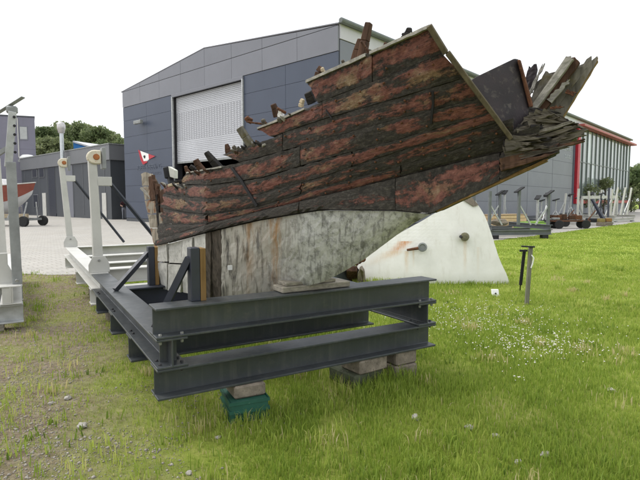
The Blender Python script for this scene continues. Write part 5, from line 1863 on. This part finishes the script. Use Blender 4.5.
# plywood stack by the wall
ps = at_line(502, 24.5)
t = thing('plywood_crate', ps, 'long pale plywood crate lying by the grey side wall', 'crate')
a_, b_ = P(484, 216.5, 24.5), P(520, 214, 26)
for k in range(4):
    m = MB(); z = .22 + .17 * k
    p, q = Vector((a_.x, a_.y, z)), Vector((b_.x, b_.y, z))
    m.bar(p, q, .8, .155); m.build('side_board', PLY, t, bevel=.01)
m = MB(); m.bar(Vector((a_.x, a_.y, .06)), Vector((b_.x, b_.y, .06)), .7, .12); m.build('skid', BROWNW, t)
m = MB(); m.bar(Vector((a_.x, a_.y, .84)), Vector((b_.x, b_.y, .84)), .84, .03); m.build('lid', m_plain('crate lid', (.42, .30, .17), .8), t)
gp = at_line(531, 24.3)
t = thing('green_tarp', gp, 'bright green folded tarpaulin on the ground behind the grey cradle', 'tarpaulin')
m = MB(); m.box(gp + Z * .24, (.62, .2, 0), (-.12, .4, 0), (0, 0, .235)); m.box(gp + Vector((.05, 0, .5)), (.5, .15, .02), (-.1, .3, 0), (0, 0, .03)); m.build('tarpaulin', m_plain('green tarp', (.16, .30, .03), .6, .2, 6), t, bevel=.08)
wk = at_line(497, 20.6)
t = thing('boulder', wk + Z * .0, 'grey lump of stone lying on the nearest grey cradle', 'stone')
t.location = Vector((P(500, 222, 20.3).x, 20.3, .565))
me = bpy.data.meshes.new('stone'); bm = bmesh.new(); bmesh.ops.create_icosphere(bm, subdivisions=3, radius=.2)
for v in bm.verts:
    v.co = Vector((v.co.x * 1.8, v.co.y, v.co.z * .7 + .09)) * (1 + .25 * mnoise.noise(v.co * 7))
bm.to_mesh(me); bm.free(); me.materials.append(CONC)
o = bpy.data.objects.new('stone', me); COL.objects.link(o); o.parent = t

# ------------------------------------------------------------------ lawn: stones, gravel, blades, clover
def stone_mesh(r, seed):
    me = bpy.data.meshes.new('stone'); bm = bmesh.new(); bmesh.ops.create_icosphere(bm, subdivisions=2, radius=r)
    for v in bm.verts:
        v.co = Vector((v.co.x, v.co.y * .8, v.co.z * .5 + r * .3)) * (1 + .45 * mnoise.noise(v.co / r * 1.1 + Vector((seed, 0, 0))))
    bm.to_mesh(me); bm.free(); me.materials.append(STONE)
    return me
for k, (x, y, r, lb) in enumerate([
        (470, 429, .05, 'pale flat stone in the grass at the bottom right'), (416, 419, .055, 'pale stone in the grass below the concrete blocks'),
        (612, 392, .06, 'grey stone on the lawn near the right edge'), (545, 456, .045, 'white stone in the grass near the bottom edge, right of centre'),
        (496, 437, .04, 'small pale stone right of the flat one'), (518, 463, .035, 'smallest pale stone by the bottom edge'),
        (68, 399, .045, 'pale stone in the gravel at left, upper one'), (82, 427, .055, 'broken pale stone in the gravel at lower left'),
        (52, 404, .035, 'small pale stone left in the gravel'), (189, 474, .03, 'pale pebble in grass at bottom left of centre'), (218, 438, .03, 'white pebble in grass left of the green crate')]):
    g = G(x, y)
    o = bpy.data.objects.new('stone', stone_mesh(r * .7, k)); COL.objects.link(o); o.location = g; o.rotation_euler = (0, 0, k * 1.3)
    tag(o, lb, 'stone', 'pale stones in the lawn')

rg = np.random.default_rng(11)
def vnoise(x, y, s, seed):
    r = np.random.default_rng(seed); tab = r.random((64, 64))
    X, Y = x / s, y / s
    xi, yi = np.floor(X).astype(int), np.floor(Y).astype(int)
    fx, fy = X - xi, Y - yi
    fx, fy = fx * fx * (3 - 2 * fx), fy * fy * (3 - 2 * fy)
    q = lambda a, b: tab[a % 64, b % 64]
    return (q(xi, yi) * (1 - fx) + q(xi + 1, yi) * fx) * (1 - fy) + (q(xi, yi + 1) * (1 - fx) + q(xi + 1, yi + 1) * fx) * fy
edge_x = np.linspace(-70, 70, 1401)
edge_y = np.array([yard_edge(v) for v in edge_x])
def scatter(n, y0, y1):
    """even spread over the wedge of ground in view"""
    u = rg.random(n); e_ = .25        # density falls with distance as y to the -1.75
    y = (y0 ** e_ + u * (y1 ** e_ - y0 ** e_)) ** (1 / e_)
    x = (rg.random(n) * 2 - 1) * (.92 * y + .9)
    ok = y < np.interp(x, edge_x, edge_y) + rg.normal(0, .12, n)
    return x[ok], y[ok]
def green_mask(x, y):
    e = x + .42 * y + (vnoise(x, y, .9, 1) - .5) * 2.0 + (vnoise(x, y, .3, 2) - .5) * .9
    return np.clip((e + .1) / 1.1, 0.0, 1.0)
def fan(V, faces_n, T, mat, name):
    pass
def blades(name, x, y, h, w, tint, seed):
    r = np.random.default_rng(seed)
    n = len(x)
    a = r.uniform(0, 2 * np.pi, n)
    dx, dy = np.cos(a) * w / 2, np.sin(a) * w / 2
    la = r.uniform(0, 2 * np.pi, n); ll = h * np.abs(r.normal(.25, .28, n))
    lx_, ly_ = np.cos(la) * ll, np.sin(la) * ll
    z0 = np.full(n, -.005)
    p0 = np.stack([x - dx, y - dy, z0], 1); p1 = np.stack([x + dx, y + dy, z0], 1)
    mx, my, mz = x + lx_ * .35, y + ly_ * .35, h * .62
    p2 = np.stack([mx + dx * .75, my + dy * .75, mz], 1); p3 = np.stack([mx - dx * .75, my - dy * .75, mz], 1)
    p4 = np.stack([x + lx_, y + ly_, h * .95 - ll * .25], 1)
    V = np.stack([p0, p1, p2, p3, p4], 1).reshape(-1, 3)
    base = np.arange(n) * 5
    loops = np.stack([base, base + 1, base + 2, base + 3, base + 3, base + 2, base + 4], 1).ravel()
    starts = np.stack([np.arange(n) * 7, np.arange(n) * 7 + 4], 1).ravel()
    me = bpy.data.meshes.new(name)
    me.vertices.add(len(V)); me.vertices.foreach_set('co', V.astype('f').ravel())
    me.loops.add(len(loops)); me.loops.foreach_set('vertex_index', loops.astype('i'))
    me.polygons.add(len(starts)); me.polygons.foreach_set('loop_start', starts.astype('i'))
    me.update(calc_edges=True)
    at = me.attributes.new('tint', 'FLOAT', 'POINT'); at.data.foreach_set('value', np.repeat(tint, 5).astype('f'))
    me.materials.append(BLADE)
    o = bpy.data.objects.new(name, me); COL.objects.link(o)
    return tag(o, 'uneven green lawn grass around the cradle', 'grass', None, 'stuff')
AX, AY, AH, AW, AT = [], [], [], [], []
for n, y0, y1 in ((760000, 1.9, 46),):
    x, y = scatter(n, y0, y1)
    g = green_mask(x, y)
    dens = (.20 + .80 * g) * np.clip(.35 + 1.3 * vnoise(x, y, .45, 3), 0, 1)
    # worn straw-coloured patches at lower right
    worn = np.clip((vnoise(x, y, .7, 9) - .55) * 4, 0, 1) * ((x > 0) & (y < 5))
    ok = rg.random(len(x)) < dens * (1 - .55 * worn)
    x, y, g, worn = x[ok], y[ok], g[ok], worn[ok]
    tall = vnoise(x, y, .55, 4)
    h = (.016 + .038 * tall ** 1.5 + .016 * g) * rg.uniform(.55, 1.35, len(x)) * np.clip(1.08 - y * .01, .75, 1)
    # longer tufts round the supports where no mower reaches
    for (c, l, rr) in ((.62, -.05, .28), (1.62, .0, .40), (2.05, .0, .3), (.2, .2, .3)):
        q = F(c, l, 0); dd = np.hypot(x - q.x, y - q.y)
        h += .09 * np.exp(-(dd / rr) ** 2) * rg.uniform(.3, 1.2, len(x))
    dd = np.abs((x - 1.6) * .515 * -1 + (y - 4.3) * .857)
    q = np.exp(-((y - 9.2) / .25) ** 2) * ((x > .6) & (x < 3.6)); h += .09 * q * rg.random(len(x))
    tint = .36 + .30 * vnoise(x, y, .8, 5) + .18 * (vnoise(x, y, 3.1, 6) - .5) + rg.normal(0, .11, len(x))
    tint += np.where(rg.random(len(x)) < (.025 + .22 * (1 - g) + .35 * worn), rg.uniform(.25, .5, len(x)), 0)
    AX.append(x); AY.append(y); AH.append(h); AW.append((.0018 + .00095 * y) * rg.uniform(.7, 1.4, len(x))); AT.append(np.clip(tint, 0, 1))
# taller tufts and straw wisps scattered over the lawn
for k in range(600):
    cx, cy = scatter(1, 2.4, 12)
    if not len(cx): continue
    gm = green_mask(cx, cy)[0]
    broad = rg.random() < .10           # a broad-leaved weed
    n = int(rg.integers(7, 14)) if broad else int(rg.integers(14, 60) * (.4 + .6 * gm))
    rr = rg.uniform(.03, .10)
    x, y = cx[0] + rg.normal(0, rr, n), cy[0] + rg.normal(0, rr, n)
    AX.append(x); AY.append(y); AH.append(rg.uniform(.05, .13, n) * (.55 if broad else 1)); AW.append(np.full(n, .013 if broad else .004 + .0006 * cy[0]) * rg.uniform(.8, 1.6, n))
    AT.append(np.clip((.12 if broad else rg.uniform(.25, .75) if rg.random() < .87 else .93) + rg.normal(0, .08, n), 0, 1))
blades('grass', *[np.concatenate(q) for q in (AX, AY, AH, AW, AT)], 21)

def lumps(name, x, y, z, r, mat, seed, flat=.6):
    """many small octahedral stones or flower heads in one mesh"""
    rr = np.random.default_rng(seed); n = len(x)
    O = np.array([(1, 0, 0), (0, 1, 0), (-1, 0, 0), (0, -1, 0), (0, 0, 1), (0, 0, -1)], float)
    V = O[None] * r[:, None, None] * rr.uniform(.6, 1.3, (n, 6, 1)); V[:, :, 2] *= flat
    a = rr.uniform(0, 6.28, n); c, s = np.cos(a)[:, None], np.sin(a)[:, None]
    X = V[:, :, 0] * c - V[:, :, 1] * s + x[:, None]; Y = V[:, :, 0] * s + V[:, :, 1] * c + y[:, None]; Zz = V[:, :, 2] + z[:, None]
    V = np.stack([X, Y, Zz], 2).reshape(-1, 3)
    T = np.array([(0, 1, 4), (1, 2, 4), (2, 3, 4), (3, 0, 4), (1, 0, 5), (2, 1, 5), (3, 2, 5), (0, 3, 5)])
    L = (T[None] + (np.arange(n) * 6)[:, None, None]).ravel()
    me = bpy.data.meshes.new(name)
    me.vertices.add(len(V)); me.vertices.foreach_set('co', V.astype('f').ravel())
    me.loops.add(len(L)); me.loops.foreach_set('vertex_index', L.astype('i'))
    me.polygons.add(n * 8); me.polygons.foreach_set('loop_start', np.arange(0, n * 24, 3, dtype='i'))
    me.update(calc_edges=True)
    me.materials.append(mat)
    o = bpy.data.objects.new(name, me); COL.objects.link(o)
    return o
x, y = scatter(170000, 2.1, 11)
g = green_mask(x, y)
ok = rg.random(len(x)) < (1 - g) * .6 * np.clip(vnoise(x, y, .5, 8) * 2.2 - .7, 0, 1)
x, y = x[ok], y[ok]
o = lumps('gravel', x, y, np.full(len(x), .002), np.minimum(rg.gamma(1.1, .0030, len(x)) + .002, .016), m_plain('gravel stones', (.30, .275, .24), .9, .45, 60, .2, bump=0), 5)
tag(o, 'scattered grey gravel on the worn ground at left', 'gravel', None, 'stuff')
# clover heads in two drifts
px_, py_ = [], []
for (cx, cy, sx, sy_, n) in ((478, 320, 60, 17, 620), (540, 348, 56, 15, 520), (520, 386, 10, 2.5, 10), (500, 335, 80, 24, 130)):
    for _ in range(n):
        a_, b_ = rs.gauss(cx, sx * .6), rs.gauss(cy, sy_ * .6)
        if mnoise.noise(Vector((a_ * .09, b_ * .3, 2))) < -.12: continue
        q = G(a_, b_); px_.append(q.x); py_.append(q.y)
x, y = np.array(px_), np.array(py_)
o = lumps('clover_flowers', x, y, .045 + .05 * rg.random(len(x)), rg.uniform(.005, .0095, len(x)), PETAL, 6, .9)
tag(o, 'drifts of small white clover heads in the lawn', 'clover', None, 'stuff')
